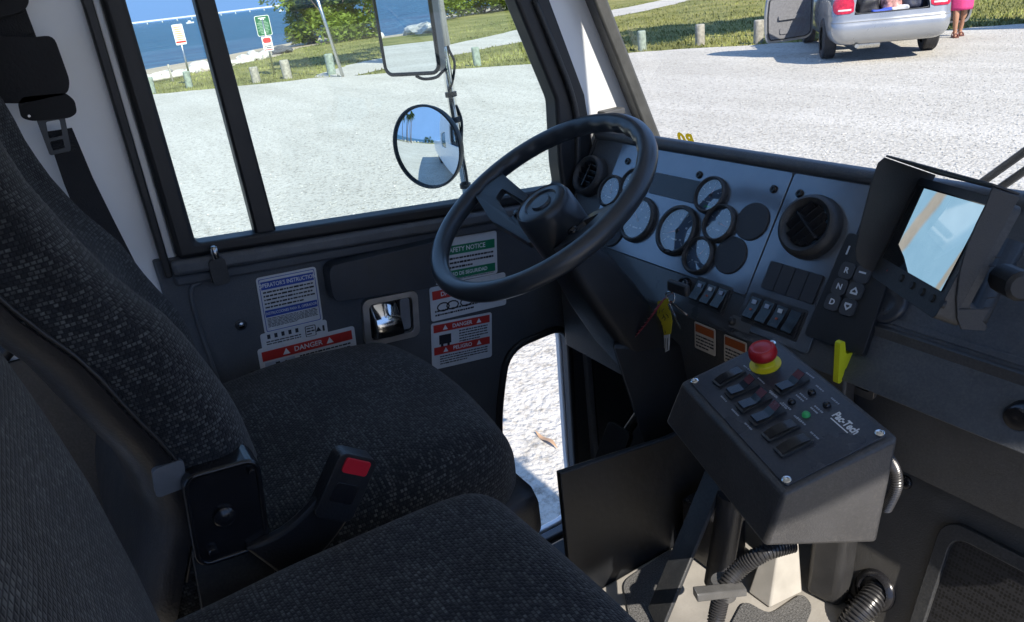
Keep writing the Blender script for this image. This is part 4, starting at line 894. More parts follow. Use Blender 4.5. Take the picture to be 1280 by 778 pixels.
mb = MB(); mb.prism(rrect(x1 - x0 + .008, yt - yb_ + .01, .003, 3, (x0 + x1) / 2, (yt + yb_) / 2), [], DP.P, .003, .006); mb.build('switch_bezel', BLK, dash, bevel=.001)
for k, ic in enumerate((1, 3, 1)): rocker(x0 + st * (k + .5), (yt + yb_) / 2, st - .002, yt - yb_, ic, dash)
u, v = duv((859, 357)); fr = Frame(DP.P(u, v, .004), DP.u, DP.v); mb = MB(); mb.lathe([(.014, 0), (.014, .008), (.011, .012), (.009, .012), (.008, .009), (.0001, .009)], fr, 24, 0); mb.box((0, 0, .0095), (.003, .011, .001), 1, fr); mb.build('ignition_switch', [BLKG, CHROME], dash, smooth=40)
u, v = duv((917, 402)); mb = MB(); mb.prism(rrect(.045, .022, .002, 3, u + .02, v), [], DP.P, .004, .0055); mb.build('data_plate', M('plate_grey', (.14, .145, .15), .4, .3), dash)
fr = Frame(DP.P(u + .003, v, .005), DP.u, DP.v); mb = MB(); mb.lathe([(.007, 0), (.007, .006), (.005, .010), (.0001, .011)], fr, 16); mb.build('toggle_knob', BLK, dash, smooth=50)
# shift keypad
KP = [duv(p) for p in ((1048, 318), (1117, 338), (1076, 442), (1003, 418))]
mb = MB(); mb.prism(rounded_poly([(min(p[0] for p in KP) + .012, KP[3][1]), (KP[2][0] + .012, KP[3][1]), (KP[1][0] + .002, KP[0][1] + .035), (KP[0][0] + .01, KP[0][1] + .035)][::1], .008), [], DP.P, .003, .014); kp = mb.build('shift_keypad', M('keypad_black', (.012, .014, .017), .42, bump=.15), dash, bevel=.003)
KEY = M('key_grey_black', (.045, .05, .058), .4)
for p, s in (((1066, 342), 'R'), ((1085, 347), '-'), ((1057, 362), 'N'), ((1076, 367), '^'), ((1048, 381), 'D'), ((1067, 387), 'v')):
    u, v = duv(p); mb = MB(); mb.prism(rrect(.024, .026, .007, 4, u, v), [], DP.P, .013, .0185, 0)
    f2 = Frame(DP.P(u, v, .0), DP.u, DP.v)
    if s == '-': mb.box((0, .003, .0187), (.012, .0028, .0004), 1, f2)
    elif s in '^v':
        k = 1 if s == '^' else -1; mb.prism([(-.006, -.001 * k), (0, .006 * k), (.006, -.001 * k), (.006, -.006 * k), (-.006, -.006 * k)], [[(-.003, -.0012 * k), (0, .002 * k), (.003, -.0012 * k), (.003, -.003 * k), (-.003, -.003 * k)]], f2.P, .0185, .0189, 1)
    else: put_text(mb, f2, s, .0125, 0, 0, .0189, 1, bold=.0004)
    mb.build('shift_key', [KEY, TICK], kp, bevel=.0015)
u, v = duv((1066, 316)); mb = MB(); mb.box((u, v, .0145), (.0025, .014, .0006), 0, DP); mb.build('keypad_mark', TICK, kp)
# right part: round cap, glossy shelf, fascia and lower panel
u, v = duv((1109, 379)); fr = Frame(DP.P(u, v, .0), DP.u, DP.v); mb = MB(); mb.lathe([(.032, 0), (.031, .007), (.026, .011), (.012, .007), (.0001, .006)], fr, 36); mb.build('round_cap', M('cap_grey', (.035, .04, .048), .3, bump=.05), dash, smooth=60)
for p in ((1127, 387), (1100, 401)): u, v = duv(p); mb = MB(); mb.lathe([(.004, 0), (.003, .002), (.0001, .0022)], Frame(DP.P(u, v, 0.0), DP.u, DP.v), 12); mb.build('screw', SCREW, dash, smooth=50)
yl = HX((1100, 402), -.626).y; zl = DP.P(0, duv((1190, 430))[1]).z; yl = DP.P(0, duv((1190, 430))[1]).y
fz0 = HY((1200, 617), yl).z
mb = MB(); mb.prism([(-.655, fz0), (.85, fz0), (.85, zl - .004), (-.655, zl - .004)], [], lambda a, b, c: (a, yl - c, b), -.03, .012); mb.build('fascia', FASC, dash, bevel=.006)
mb = MB(); vv = duv((1190, 430))[1]; mb.prism([(duv((1095, 402))[0], vv), (UR, vv), (UR, vv + .01), (duv((1100, 390))[0], vv + .01)], [], DP.P, .0, .003); mb.build('shelf_edge', DASH, dash, bevel=.001)
# driver side fascia below the switches
yb2 = DP.P(0, vlow).y; zb2 = DP.P(0, vlow).z
mb = MB(); mb.prism([(-1.40, 1.18), (-.64, 1.18), (-.64, zb2), (-1.40, zb2)], [], lambda a, b, c: (a, yb2 - c, b), -.03, -.002); mb.build('knee_panel', FASC, dash, bevel=.004)
# lower right black panel with hex grille
LPF = Frame((0, yl + .004, fz0 - .002), (1, 0, 0), (0, yl + .004 - .893, fz0 - .002 - FZ)); LPL = math.hypot(yl + .004 - .893, fz0 - .002 - FZ); lph = lambda p: LPF.uv(p)
mb = MB(); mb.prism([(-.66, -LPL), (.85, -LPL), (.85, 0), (-.66, 0)], [], LPF.P, -.02, .0); mb.build('lower_panel', M('lower_panel_black', (.062, .06, .057), .42, bump=.3, bscale=400), dash, bevel=.004)
gx0, gz1 = lph((1184, 644))
mb = MB(); mb.prism(rrect(.44, .30, .03, 5, gx0 + .22, gz1 - .15), [rrect(.40, .26, .022, 5, gx0 + .22, gz1 - .15)], LPF.P, 0, .012); gf = mb.build('grille_frame', BLK, dash, bevel=.005)
GRM = bpy.data.materials.new('grille_mesh'); GRM.use_nodes = True; t = GRM.node_tree; b_ = t.nodes['Principled BSDF']; b_.inputs['Roughness'].default_value = .6
tc = t.nodes.new('ShaderNodeTexCoord'); vo = t.nodes.new('ShaderNodeTexVoronoi'); vo.inputs['Scale'].default_value = 190; vo.inputs['Randomness'].default_value = .25; t.links.new(tc.outputs['Object'], vo.inputs[0])
rp = t.nodes.new('ShaderNodeValToRGB'); rp.color_ramp.elements[0].position = .35; rp.color_ramp.elements[1].position = .5; rp.color_ramp.elements[0].color = (.002, .002, .002, 1); rp.color_ramp.elements[1].color = (.016, .016, .018, 1); t.links.new(vo.outputs[0], rp.inputs[0]); t.links.new(rp.outputs[0], b_.inputs['Base Color'])
bp = t.nodes.new('ShaderNodeBump'); bp.inputs['Strength'].default_value = 1; bp.inputs['Distance'].default_value = .003; t.links.new(rp.outputs[0], bp.inputs['Height']); t.links.new(bp.outputs[0], b_.inputs['Normal'])
mb = MB(); mb.prism(rrect(.402, .262, .022, 5, gx0 + .22, gz1 - .15), [], LPF.P, .001, .004); mb.build('grille_mesh', GRM, gf)
for p in ((1132, 603), (1060, 747)):
    q = LPF.P(*lph(p)); mb = MB(); mb.lathe([(.011, 0), (.01, .004), (.007, .006), (.004, .006), (.004, .003), (.0001, .003)], Frame(q, LPF.u, LPF.v), 18); mb.build('panel_bolt', BLKG, dash, smooth=40)
# orange-headed caution stickers below the switches
rnd = random.Random(4)
for i, (p0, p1, lab) in enumerate((((869, 402), (897, 411), 'small orange-headed caution sticker under the left switches'), ((906, 418), (935, 428), 'small orange-headed caution sticker half hidden by the control box'))):
    a, b = HY(p0, yb2), HY(p1, yb2); wd_ = .052; fr = Frame(a + Vector((wd_ / 2, -.002, -.026)), (1, 0, 0), (0, 0, 1)); mb = MB(); mb.prism(rrect(wd_, .054, .003), [], fr.P, -.001, .0, 0)
    mb.box((0, .016, .0005), (wd_ - .006, .016, .0006), 1, fr); micro(mb, fr, -wd_ / 2 + .004, wd_ / 2 - .004, -.023, .004, 4, 2, .0005, rnd)
    tag(mb.build('caution_sticker', [M('label_cream', (.5, .46, .4), .5), LBLO, INK]), lab, 'sticker')

# ================================================================== STEERING WHEEL AND COLUMN
wc = Vector((-1.102, .693, 1.641)); wnn = Vector((-.036, -.499, .866)).normalized()
wu = Vector((1, 0, 0)); wu = (wu - wnn * wu.dot(wnn)).normalized(); wv = wnn.cross(wu); WF = Frame(wc, wu, wv, wnn)
sw = thing('steering_wheel', wc - wnn * .1, 'large black two-spoke steering wheel in front of the driver seat', 'steering wheel')
mb = MB(); N = 160; rows = []
for i in range(N):
    a = 2 * math.pi * i / N; Rm_, rr = .2090, .0164
    row = []
    for j in range(16):
        b = 2 * math.pi * j / 16; gr_ = 0
        # finger grips on the inner underside of the upper arc
        if math.sin(a) > -.2 and math.cos(b) < .2: gr_ = .0014 * math.sin(a * 30) * max(0, -math.cos(b) + .2)
        row.append(WF.P((Rm_ + (rr + gr_) * math.cos(b)) * math.cos(a), (Rm_ + (rr + gr_) * math.cos(b)) * math.sin(a), rr * 1.08 * math.sin(b)))
    rows.append(row)
mb.grid(rows + [rows[0]], closed=True); o = mb.build('rim', WHEELM, sw); weld(o)
hubuv = WF.uv((682, 262))
mb = MB(); mb.lathe([(.048, -.09), (.053, -.07), (.053, -.02), (.0515, .006), (.0485, .015), (.047, .0165), (.0445, .0145), (.042, .0165), (.031, .018), (.0285, .0145), (.0185, .0145), (.0165, .019), (.0001, .0195)], Frame(WF.P(hubuv[0], hubuv[1], 0), WF.u, WF.v, WF.n), 48); hb = mb.build('hub', WHEELM, sw, smooth=35)
mb = MB()
for k in range(14):
    a = 2 * math.pi * k / 14; f2 = Frame(WF.P(hubuv[0] + .0508 * math.cos(a), hubuv[1] + .0508 * math.sin(a), -.045), WF.u * -math.sin(a) + WF.v * math.cos(a), WF.n); mb.box((0, 0, 0), (.006, .035, .004), 0, f2)
mb.build('hub_rib', WHEELM, hb, bevel=.001)
for s in (-1, 1):
    A_ = 0.16; xs = .2
    o1 = [(s * .045 + hubuv[0] * .7, .012), (s * .10, .030), (s * .2, .046), (s * .2, -.022), (s * .12, -.052), (s * .04 + hubuv[0] * .7, -.052)]
    hole = [(s * .095, .012), (s * .155, .016), (s * .150, -.008), (s * .095, -.026)]
    if s < 0: o1 = o1[::-1]; hole = hole[::-1]
    dep = lambda a, b, c: WF.P(a, b, c - .058 * max(0, min(1, 1 - (abs(a) - .05) / .13)))
    mb = MB(); mb.prism(rounded_poly(o1, .008), [rounded_poly(hole, .006)], dep, -.009, .004); mb.build('spoke', WHEELM, sw, bevel=.004)
    mb = MB(); mb.lathe([(.009, 0), (.009, .006), (.006, .009), (.0001, .009)], Frame(dep(s * .088, -.012, .004), WF.u, WF.v, WF.n), 18); mb.build('horn_button', BLKG, sw, smooth=50)
# column
ax = -wnn; cb = WF.P(hubuv[0], hubuv[1], -.07)
colm = thing('steering_column', cb + ax * .5, 'black steering column shroud running from the wheel down to the floor', 'steering column')
mb = MB(); mb.lathe([(.030, 0), (.034, -.03), (.034, -.10)], Frame(cb, WF.u, WF.v, WF.n), 28); mb.build('column_tube', BLK, colm, smooth=50)
rows = []
for t_, hw, hh_ in ((.035, .036, .034), (.06, .048, .042), (.14, .056, .048), (.24, .058, .05), (.33, .050, .045), (.36, .04, .04)):
    c = cb + ax * t_ + WF.v * -.006; rows.append([c + WF.u * x + WF.v * y for x, y in rrect(hw * 2, hh_ * 2, .02, 4)])
mb = MB(); mb.grid(rows, closed=True, cap=True); mb.build('column_shroud', M('column_black_plastic', (.013, .014, .016), .5, bump=.2, bscale=500, spec=.3), colm, smooth=40)
# flat lower cover down to the floor
a1, a2, a3, a4 = HX((764, 432), -1.0), HX((868, 432), -1.0), HX((872, 640), -.93), HX((832, 652), -.93)
a3, a4 = HZ((872, 656), FZ), HZ((834, 648), FZ + .02)
dn = Vector((-.05, .06, 0))
mb = MB(); mb.hexa([a1, a2, a3, a4], [a1 + dn, a2 + dn, a3 + dn, a4 + dn]); mb.build('lower_cover', M('cover_black', (.012, .013, .015), .4, bump=.2), colm, bevel=.006)
# pedals in the footwell
for px, py, z in ((770, 560, .98), (806, 540, 1.02)):
    c = HX((px, py), -1.08); t = thing('pedal', c, 'black ribbed foot pedal in the driver footwell, %s one' % ('nearer' if px == 770 else 'farther'), 'pedal'); fr = Frame(c, (1, 0, 0), (0, .5, .86)); mb = MB(); mb.prism(rrect(.07, .09, .01), [], fr.P, 0, .012); mb.build('pad', RUB, t, bevel=.003)
    mb = MB(); mb.tube([c, c + Vector((0, .12, .1)), c + Vector((0, .18, .25))], .01, 8); mb.build('arm', BLK, t, smooth=180)

# ================================================================== MONITOR WITH SUN HOOD
mn = Vector((-.596, -.695, .402)).normalized(); mu = Vector((.79, -.599, .135)); mu = (mu - mn * mu.dot(mn)).normalized(); mv = mn.cross(mu)
mc = Vector((-.518, .889, 1.656)); MF = Frame(mc, mu, mv, mn); W2, H2 = .0935, .0525
mon = thing('monitor', mc, 'camera monitor with a black sun hood standing on the dashboard', 'monitor')
X0, X1 = -W2 - .012, W2 + .012; Y0, Y1 = -H2 - .030, H2 + .010
mb = MB(); mb.prism(rrect(X1 - X0, Y1 - Y0, .008, 4, (X0 + X1) / 2, (Y0 + Y1) / 2), [], MF.P, -.03, -.001); mb.build('housing', BLK, mon, bevel=.003)
SCR = M('monitor_screen', (.012, .014, .016), .04, var=.02, rvar=0)
def screen_reflection():                        # window reflection painted as glow: pale blue sky crossed by two blurred tan streaks
    m = bpy.data.materials.new('screen_reflection'); m.use_nodes = True; t = m.node_tree; b = t.nodes['Principled BSDF']; L = t.links
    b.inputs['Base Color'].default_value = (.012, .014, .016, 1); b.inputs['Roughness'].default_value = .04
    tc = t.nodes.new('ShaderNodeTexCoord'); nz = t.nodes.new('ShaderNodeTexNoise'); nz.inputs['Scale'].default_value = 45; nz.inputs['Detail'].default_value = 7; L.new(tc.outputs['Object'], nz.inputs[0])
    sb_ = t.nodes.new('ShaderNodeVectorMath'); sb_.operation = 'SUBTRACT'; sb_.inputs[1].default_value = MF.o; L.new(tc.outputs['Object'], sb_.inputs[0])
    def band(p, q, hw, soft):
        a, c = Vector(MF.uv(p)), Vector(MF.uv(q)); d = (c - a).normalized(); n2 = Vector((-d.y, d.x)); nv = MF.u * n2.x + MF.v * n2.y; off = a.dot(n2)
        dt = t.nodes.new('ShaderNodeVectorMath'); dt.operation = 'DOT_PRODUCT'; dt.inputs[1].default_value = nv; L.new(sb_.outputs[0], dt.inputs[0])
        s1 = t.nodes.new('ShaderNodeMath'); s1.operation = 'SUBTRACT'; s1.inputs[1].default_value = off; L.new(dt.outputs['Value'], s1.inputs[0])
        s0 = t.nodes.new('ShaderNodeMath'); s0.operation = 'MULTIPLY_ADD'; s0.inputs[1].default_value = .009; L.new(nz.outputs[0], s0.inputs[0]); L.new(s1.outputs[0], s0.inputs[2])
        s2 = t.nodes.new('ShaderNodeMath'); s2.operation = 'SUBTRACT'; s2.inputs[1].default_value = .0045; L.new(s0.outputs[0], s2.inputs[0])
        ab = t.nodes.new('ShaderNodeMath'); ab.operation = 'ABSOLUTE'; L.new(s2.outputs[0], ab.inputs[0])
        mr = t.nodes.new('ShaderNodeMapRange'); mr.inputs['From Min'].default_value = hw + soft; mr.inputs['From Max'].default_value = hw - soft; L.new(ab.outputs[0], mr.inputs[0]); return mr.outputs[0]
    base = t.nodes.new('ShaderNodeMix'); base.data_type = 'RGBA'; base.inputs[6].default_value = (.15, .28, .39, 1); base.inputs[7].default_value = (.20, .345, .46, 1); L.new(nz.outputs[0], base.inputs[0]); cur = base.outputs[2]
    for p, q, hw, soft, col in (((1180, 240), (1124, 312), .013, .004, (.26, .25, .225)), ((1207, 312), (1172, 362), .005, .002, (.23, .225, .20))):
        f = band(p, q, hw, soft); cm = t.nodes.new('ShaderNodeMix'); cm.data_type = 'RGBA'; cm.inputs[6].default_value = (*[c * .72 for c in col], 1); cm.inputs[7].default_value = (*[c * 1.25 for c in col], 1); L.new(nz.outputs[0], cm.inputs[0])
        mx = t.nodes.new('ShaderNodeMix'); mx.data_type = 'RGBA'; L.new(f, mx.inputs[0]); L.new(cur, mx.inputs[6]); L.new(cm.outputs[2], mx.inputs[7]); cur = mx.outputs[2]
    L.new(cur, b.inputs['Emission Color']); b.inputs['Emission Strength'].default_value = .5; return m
mb = MB(); mb.prism(rrect(2 * W2, 2 * H2, .002, 3), [], MF.P, -.001, .0005, 0)
mb.prism([MF.uv(p) for p in ((1156, 236), (1136, 341), (1131, 322), (1124, 306))[:1]] + [(W2 - .001, H2 - .001), (W2 - .001, -H2 + .001)] + [MF.uv(p) for p in ((1136, 341), (1131, 322), (1124, 306))], [], MF.P, .0005, .0009, 1)  # glow stops short at left, shaping the hood flap's dark reflection
mb.build('screen', [SCR, screen_reflection()], mon)
HOOD = M('hood_grey_black', (.035, .036, .038), .55, bump=.4, bscale=500)
for p in ((1127, 348), (1140.4, 357), (1152.8, 365), (1165.5, 373), (1179, 380.6)):
    u, v = MF.uv(p); mb = MB(); mb.lathe([(.0052, 0), (.0048, .003), (.0001, .0032)], Frame(MF.P(u, v, -.001), MF.u, MF.v, MF.n), 14); mb.build('monitor_button', RUB, mon, smooth=50)
u, v = MF.uv((1108, 338)); mb = MB(); mb.lathe([(.0015, 0), (.0001, .0006)], Frame(MF.P(u, v, -.001), MF.u, MF.v, MF.n), 10); mb.build('power_lamp', REDP, mon)
def flap(name, pts, m=HOOD, th=.003): # polygon of points lying in one plane, thickened outwards
    n_ = (pts[1] - pts[0]).cross(pts[2] - pts[0]).normalized(); mb = MB(); k = MF.o - pts[0]
    if n_.dot(k) > 0: n_ = -n_
    fr_ = Frame(pts[0], (pts[1] - pts[0]), n_.cross(pts[1] - pts[0])); q = [((p - fr_.o).dot(fr_.u), (p - fr_.o).dot(fr_.v)) for p in pts]
    a = sum(q[i][0] * q[(i + 1) % len(q)][1] - q[(i + 1) % len(q)][0] * q[i][1] for i in range(len(q)))
    sg = 1 if fr_.n.dot(n_) > 0 else -1
    mb.prism(q, [], fr_.P, 0, th * sg); return mb.build(name, m, mon, bevel=.001)
sideR = lambda p: hit(p, MF.u, MF.P(X1, 0)); sideL = lambda p: hit(p, MF.u, MF.P(X0, 0))
lt = sideL((1106, 197)); depth = (lt - MF.o).dot(MF.n); ytop = (lt - MF.o).dot(MF.v)
topL = MF.P(X0, ytop, -.02)
flap('hood_flap', [topL, lt] + [sideL(p) for p in ((1098, 204), (1088, 232), (1076, 280), (1069, 312), (1071, 326), (1080, 336))] + [MF.P(X0, Y0 + .004, -.02)])
rtop = sideR((1233, 246)); dR = (rtop - MF.o).dot(MF.n)
flap('hood_flap', [topL + MF.v * .001, MF.P(X1, ytop + .001, -.02), MF.P(X1, ytop + .001, dR), MF.P(X0 * .5, ytop + .001, depth * .55 + dR * .45 + .012), lt + MF.v * .001])
flap('hood_flap', [MF.P(X1, ytop, -.02), MF.P(X1, ytop, dR)] + [sideR(p) for p in ((1230, 258), (1219, 280), (1207, 308), (1198, 340), (1194, 372), (1195, 398), (1200, 411), (1231, 413), (1233, 407), (1228, 402), (1237, 385))] + [MF.P(X1, Y0 + .02, -.02)])
mb = MB()
for p, q in (((1242, 322), (1248, 321)), ((1235, 333), (1241, 332)), ((1232, 372), (1243, 371)), ((1228, 384), (1238, 384))):
    a, b = sideR(p), sideR(q); mb.tube([a + MF.u * .0032, b + MF.u * .0032], .0008, 6)
mb.build('hood_slot', INK, mon)
q = MF.P(.03, Y0 + .03, -.03); mb = MB(); mb.tube([q, q + Vector((.03, .03, -.04)), Vector((q.x + .03, q.y + .09, DP.P(0, vtop).z - .01))], .014, 12); mb.build('mount_arm', BLK, mon, smooth=180)
q = HX((1272, 356), MF.P(X1 + .02, 0).x + .03); mb = MB(); mb.lathe([(.017, -.03), (.017, .008), (.013, .012), (.0001, .012)], Frame(q, MF.v, MF.n, MF.u), 12); mb.build('clamp_knob', RUB, mon, smooth=30)

# ================================================================== SEATS
VINYL = M('seat_vinyl', (.012, .012, .014), .42, bump=.3, bscale=300)
def interp(tab, z):
    tab = sorted(tab)
    if z <= tab[0][0]: return tab[0][1]
    for (a, b), (c, d) in zip(tab[:-1], tab[1:]):
        if z <= c: t = (z - a) / (c - a); return b + (d - b) * t
    return tab[-1][1]
def backrest(cx, hw, front, thick, dip, z0, z1, parent, seam=.5, wob=0, nz=48, na=64, shell=True, lean=0):
    def ring(z, grow, rear):
        # rounding at top and bottom
        e = min(1, max(0, (z1 - z) / .09)); e2 = min(1, max(0, (z - z0) / .05)); k = math.sqrt(max(0, 1 - (1 - e) ** 2)) * .999 + .001; k2 = .55 + .45 * math.sqrt(max(0, 1 - (1 - e2) ** 2)); k = k * k2
        f = interp(front, z); row = []
        for j in range(na):
            a = 2 * math.pi * j / na; c, s = math.cos(a), math.sin(a)
            x = hw * math.copysign(abs(c) ** .45, c); y = math.copysign(abs(s) ** .62, s)
            u = x / hw; fy = 0
            if s > 0: fy = -dip * max(0, 1 - (abs(u) / .72) ** 3) * s ** .5
            w_ = wob * noise.noise(Vector((x * 6, z * 7, cx))) * max(0, s)
            yy = f - thick / 2 + y * thick / 2 * k + fy * k + w_
            if rear and s > -.1: yy = min(yy, f - thick * .62)
            row.append(Vector((cx + x * (.9 + .1 * k) * (1 + grow), yy - (grow * .1 if rear else 0), z)))
        return row
    zs = [z0 + (z1 - z0) * (.5 - .5 * math.cos(math.pi * i / nz)) for i in range(nz + 1)]
    mb = MB(); mb.grid([ring(z, 0, False) for z in zs], closed=True, cap=True)
    o = mb.build('backrest', FAB, parent, smooth=180, uvbox=True)
    if shell:
        for x_ in (-1, 1):
            pts = [Vector((cx + x_ * hw * 1.004, interp(front, z) - thick * .60, z)) for z in np.linspace(z0 + .06, z1 - .12, 24)]; mp = MB(); mp.tube(pts, .0022, 8); mp.build('piping', VINYL, parent, smooth=180)
        mb = MB(); mb.grid([ring(z, .012, True) for z in zs], closed=True, cap=True); mb.build('back_shell', VINYL, parent, smooth=60)
    return o
# --- driver's seat
ds = thing('driver_seat', (-1.07, .2, FZ), 'black woven fabric driver seat with side bolsters and red-button belt buckle', 'seat')
dfront = [(1.36, .055), (1.433, .085), (1.5, .116), (1.56, .112), (1.586, .105), (1.643, .082), (1.703, .062), (1.763, .026), (1.813, .004), (1.871, -.016), (1.93, -.030), (2.06, -.075), (2.2, -.12)]
backrest(-1.065, .262, dfront, .150, .045, 1.36, 2.22, ds, wob=.012)
def dfn(p, u, v):
    p.z -= .020 * max(0, v) ** 3; p.z += .010 * noise.noise(Vector((p.x * 5, p.y * 5, 2))) * max(0, min(1, p.z / .05)); return p
mb = rounded_box((-1.10, .238, 1.325), .278, .262, .075, .066, plan=.24, crown=.022, fn=dfn); o = mb.build('cushion', FAB, ds, uvbox=True); weld(o)
mb = rounded_box((-1.09, .24, 1.235), .25, .25, .05, .03, n=10); o = mb.build('seat_base', VINYL, ds); weld(o)
mb = MB(); mb.box((-1.09, .22, 1.05), (.38, .36, .3)); mb.build('pedestal', BLK, ds, bevel=.02)
# recliner cover plate
q = [HX(p, -.79) for p in ((240, 602), (312, 587), (326, 664), (254, 700))]; c = (q[0] + q[1] + q[2] + q[3]) / 4; up = ((q[0] + q[1]) - (q[2] + q[3])).normalized(); rfr = Frame(c, (0, up.z, -up.y), (0, up.y, up.z), None)
if rfr.n.x < 0: rfr = Frame(c, (0, -up.z, up.y), (0, up.y, up.z))
mb = MB(); mb.prism(rrect(.082, .118, .016, 5), [], rfr.P, -.035, .004); rc = mb.build('recliner_cover', BLKG, ds, bevel=.004, seg=3)
mb = MB(); mb.tube([rfr.P(a, b, .004) for a, b in rrect(.076, .112, .014, 5)], .003, 8, closed=True); mb.build('cover_rim', BLKG, rc, smooth=180)
for a, b, r in ((-.004, -.002, .012), (-.022, -.04, .006), (.03, .045, .004)):
    mb = MB(); mb.lathe([(r, .003), (r, .009), (r * .7, .012), (.0001, .0125)], Frame(rfr.P(a, b), rfr.u, rfr.v, rfr.n), 20); mb.build('cover_bolt', BLKG, rc, smooth=40)
mb = MB(); mb.prism(rrect(.085, .16, .03, 5, 0, -.10), [], rfr.P, -.035, -.003); mb.build('side_bracket', BLK, ds, bevel=.005)
q = HX((212, 598), -.80); mb = MB(); mb.prism(rrect(.032, .034, .006), [], Frame(q, (0, 1, 0), (0, .15, 1)).P, -.01, .002); mb.build('hinge_tab', M('tab_blue_grey', (.16, .18, .21), .4, .4), ds, bevel=.002)
# belt buckle on its stalk
b1, b2 = HX((355, 668), -.76), HX((437, 590), -.76); bd = (b2 - b1).normalized(); bside = Vector((1, 0, 0)); bnn = bside.cross(bd)
mb = MB(); c = HX((434, 600), -.76); d2 = (HX((445, 572), -.76) - HX((415, 640), -.76)).normalized(); BF = Frame(c, (HX((460, 592), -.76) - HX((418, 585), -.76)).normalized(), d2)
BF = Frame(c, (BF.u - d2 * BF.u.dot(d2)), d2); 
if BF.n.x < 0: BF = Frame(c, -BF.u, d2)
mb.prism(rrect(.050, .082, .010, 4, 0, -.008), [], BF.P, -.018, .006); bk = mb.build('buckle', VINYL, ds, bevel=.004, seg=3)
RED = M('buckle_red', (.55, .015, .03), .3, var=.05)
mb = MB(); mb.prism(rrect(.032, .018, .003, 3, 0, .020), [], BF.P, .004, .009); mb.build('buckle_button', RED, bk, bevel=.002)
mb = MB(); mb.prism(rrect(.030, .024, .003, 3, 0, -.014), [], BF.P, .006, .0075); mb.build('buckle_panel', BLKG, bk, bevel=.0008)
mb = MB(); rows = []
for t in np.linspace(0, 1, 10):
    p = (rfr.P(.03, -.075, .006)).lerp(BF.P(0, -.035, -.006), t) + Vector((.0, 0, -.012 * math.sin(t * 3.14))); wd = .034 - .008 * t; dd = (BF.P(0, -.035) - rfr.P(.03, -.075)).normalized(); sd = Vector((1, 0, 0)).cross(dd).normalized()
    rows.append([p + sd * wd + Vector((.008, 0, 0)), p - sd * wd + Vector((.008, 0, 0)), p - sd * wd - Vector((.008, 0, 0)), p + sd * wd - Vector((.008, 0, 0))])
mb.grid(rows, closed=True, cap=True); mb.build('buckle_stalk', VINYL, ds, bevel=.004)
# --- near passenger seat
ps = thing('passenger_seat', (-.5, .1, FZ), 'black woven fabric passenger seat in the foreground', 'seat')
def pfn(p, u, v):
    p.z -= .02 * max(0, v) ** 4; p.z += .008 * noise.noise(Vector((p.x * 6, p.y * 6, 9))) * max(0, min(1, p.z / .05)); return p
mb = rounded_box((-.49, .09, 1.375), .262, .275, .072, .058, n=32, plan=.06, crown=.014, fn=pfn); o = mb.build('cushion', FAB, ps, uvbox=True); weld(o)
pfront = [(1.36, -.02), (1.454, -.030), (1.565, -.036), (1.667, -.046), (1.743, -.058), (1.80, -.068), (2.0, -.105), (2.2, -.15)]
backrest(-.455, .255, pfront, .14, .0, 1.36, 2.12, ps, wob=.004, shell=False)
mb = MB(); mb.box((-.49, .06, 1.15), (.40, .38, .30)); mb.build('pedestal', BLK, ps, bevel=.02)

# ================================================================== SEAT BELT on the rear wall
BX = -1.395
DKB = M('belt_plastic', (.006, .0065, .008), .5, bump=.15, spec=.25)
WEB = M('belt_webbing', (.012, .013, .016), .7, bump=.8, bscale=420)
sb = thing('seat_belt', HX((60, 120), BX), 'black seat belt with steel tongue hanging on the white wall behind the door', 'seat belt')
def ribbon(pl, pr, x, th=.0025): return [[HX(a, x), HX(b, x), HX(b, x) - Vector((th, 0, 0)), HX(a, x) - Vector((th, 0, 0))] for a, b in zip(pl, pr)]
mb = MB(); mb.grid(ribbon([(-40, -80), (-15, 0), (0, 50), (18, 110), (30, 135)], [(5, -80), (28, 0), (45, 45), (62, 105), (75, 135)], BX), closed=True, cap=True)
mb.grid(ribbon([(58, 165), (80, 230), (100, 280), (125, 330)], [(90, 160), (116, 222), (142, 275), (170, 330)], BX - .02), closed=True, cap=True); mb.build('webbing', WEB, sb, smooth=30)
def bpoly(pts, x=BX): return [yz(p, x) for p in pts]
mb = MB(); mb.prism(rounded_poly(bpoly([(-30, 128), (-30, 45), (38, 47), (66, 44), (86, 100), (84, 116), (30, 128)]), .012), [], onx(BX - .004), 0, .03); mb.build('tongue_guard', DKB, sb, bevel=.008, seg=3)
mb = MB(); mb.prism(rounded_poly(bpoly([(22, 128), (28, 120), (80, 115), (92, 124), (95, 140), (86, 146), (40, 150), (26, 146)]), .006), [], onx(BX - .002), 0, .028); mb.build('tongue_grip', DKB, sb, bevel=.006, seg=3)
mb = MB(); mb.prism(rounded_poly(bpoly([(45, 149), (80, 143), (89, 188), (62, 194)]), .004), [rounded_poly(bpoly([(57, 152), (74, 149), (78, 169), (61, 173)]), .003), rounded_poly(bpoly([(62, 177), (78, 173), (81, 184), (66, 188)]), .002)], onx(BX + .006), 0, .003); mb.build('tongue', M('tongue_steel', (.06, .065, .07), .4, .7), sb, bevel=.0008)
mb = MB(); c = yz((35, 140)); mb.lathe([(.003, 0), (.002, .002), (.0001, .002)], Frame((BX + .026, *c), (0, 1, 0), (0, 0, 1)), 10); mb.build('rivet', SCREW, sb, smooth=50)
mb = MB(); mb.prism(rounded_poly(bpoly([(-20, -15), (34, -25), (36, 6), (28, 16), (-20, 28)], BX), .01), [], onx(BX - .05), 0, .075); mb.build('belt_guide', DKB, sb, bevel=.008, seg=3)

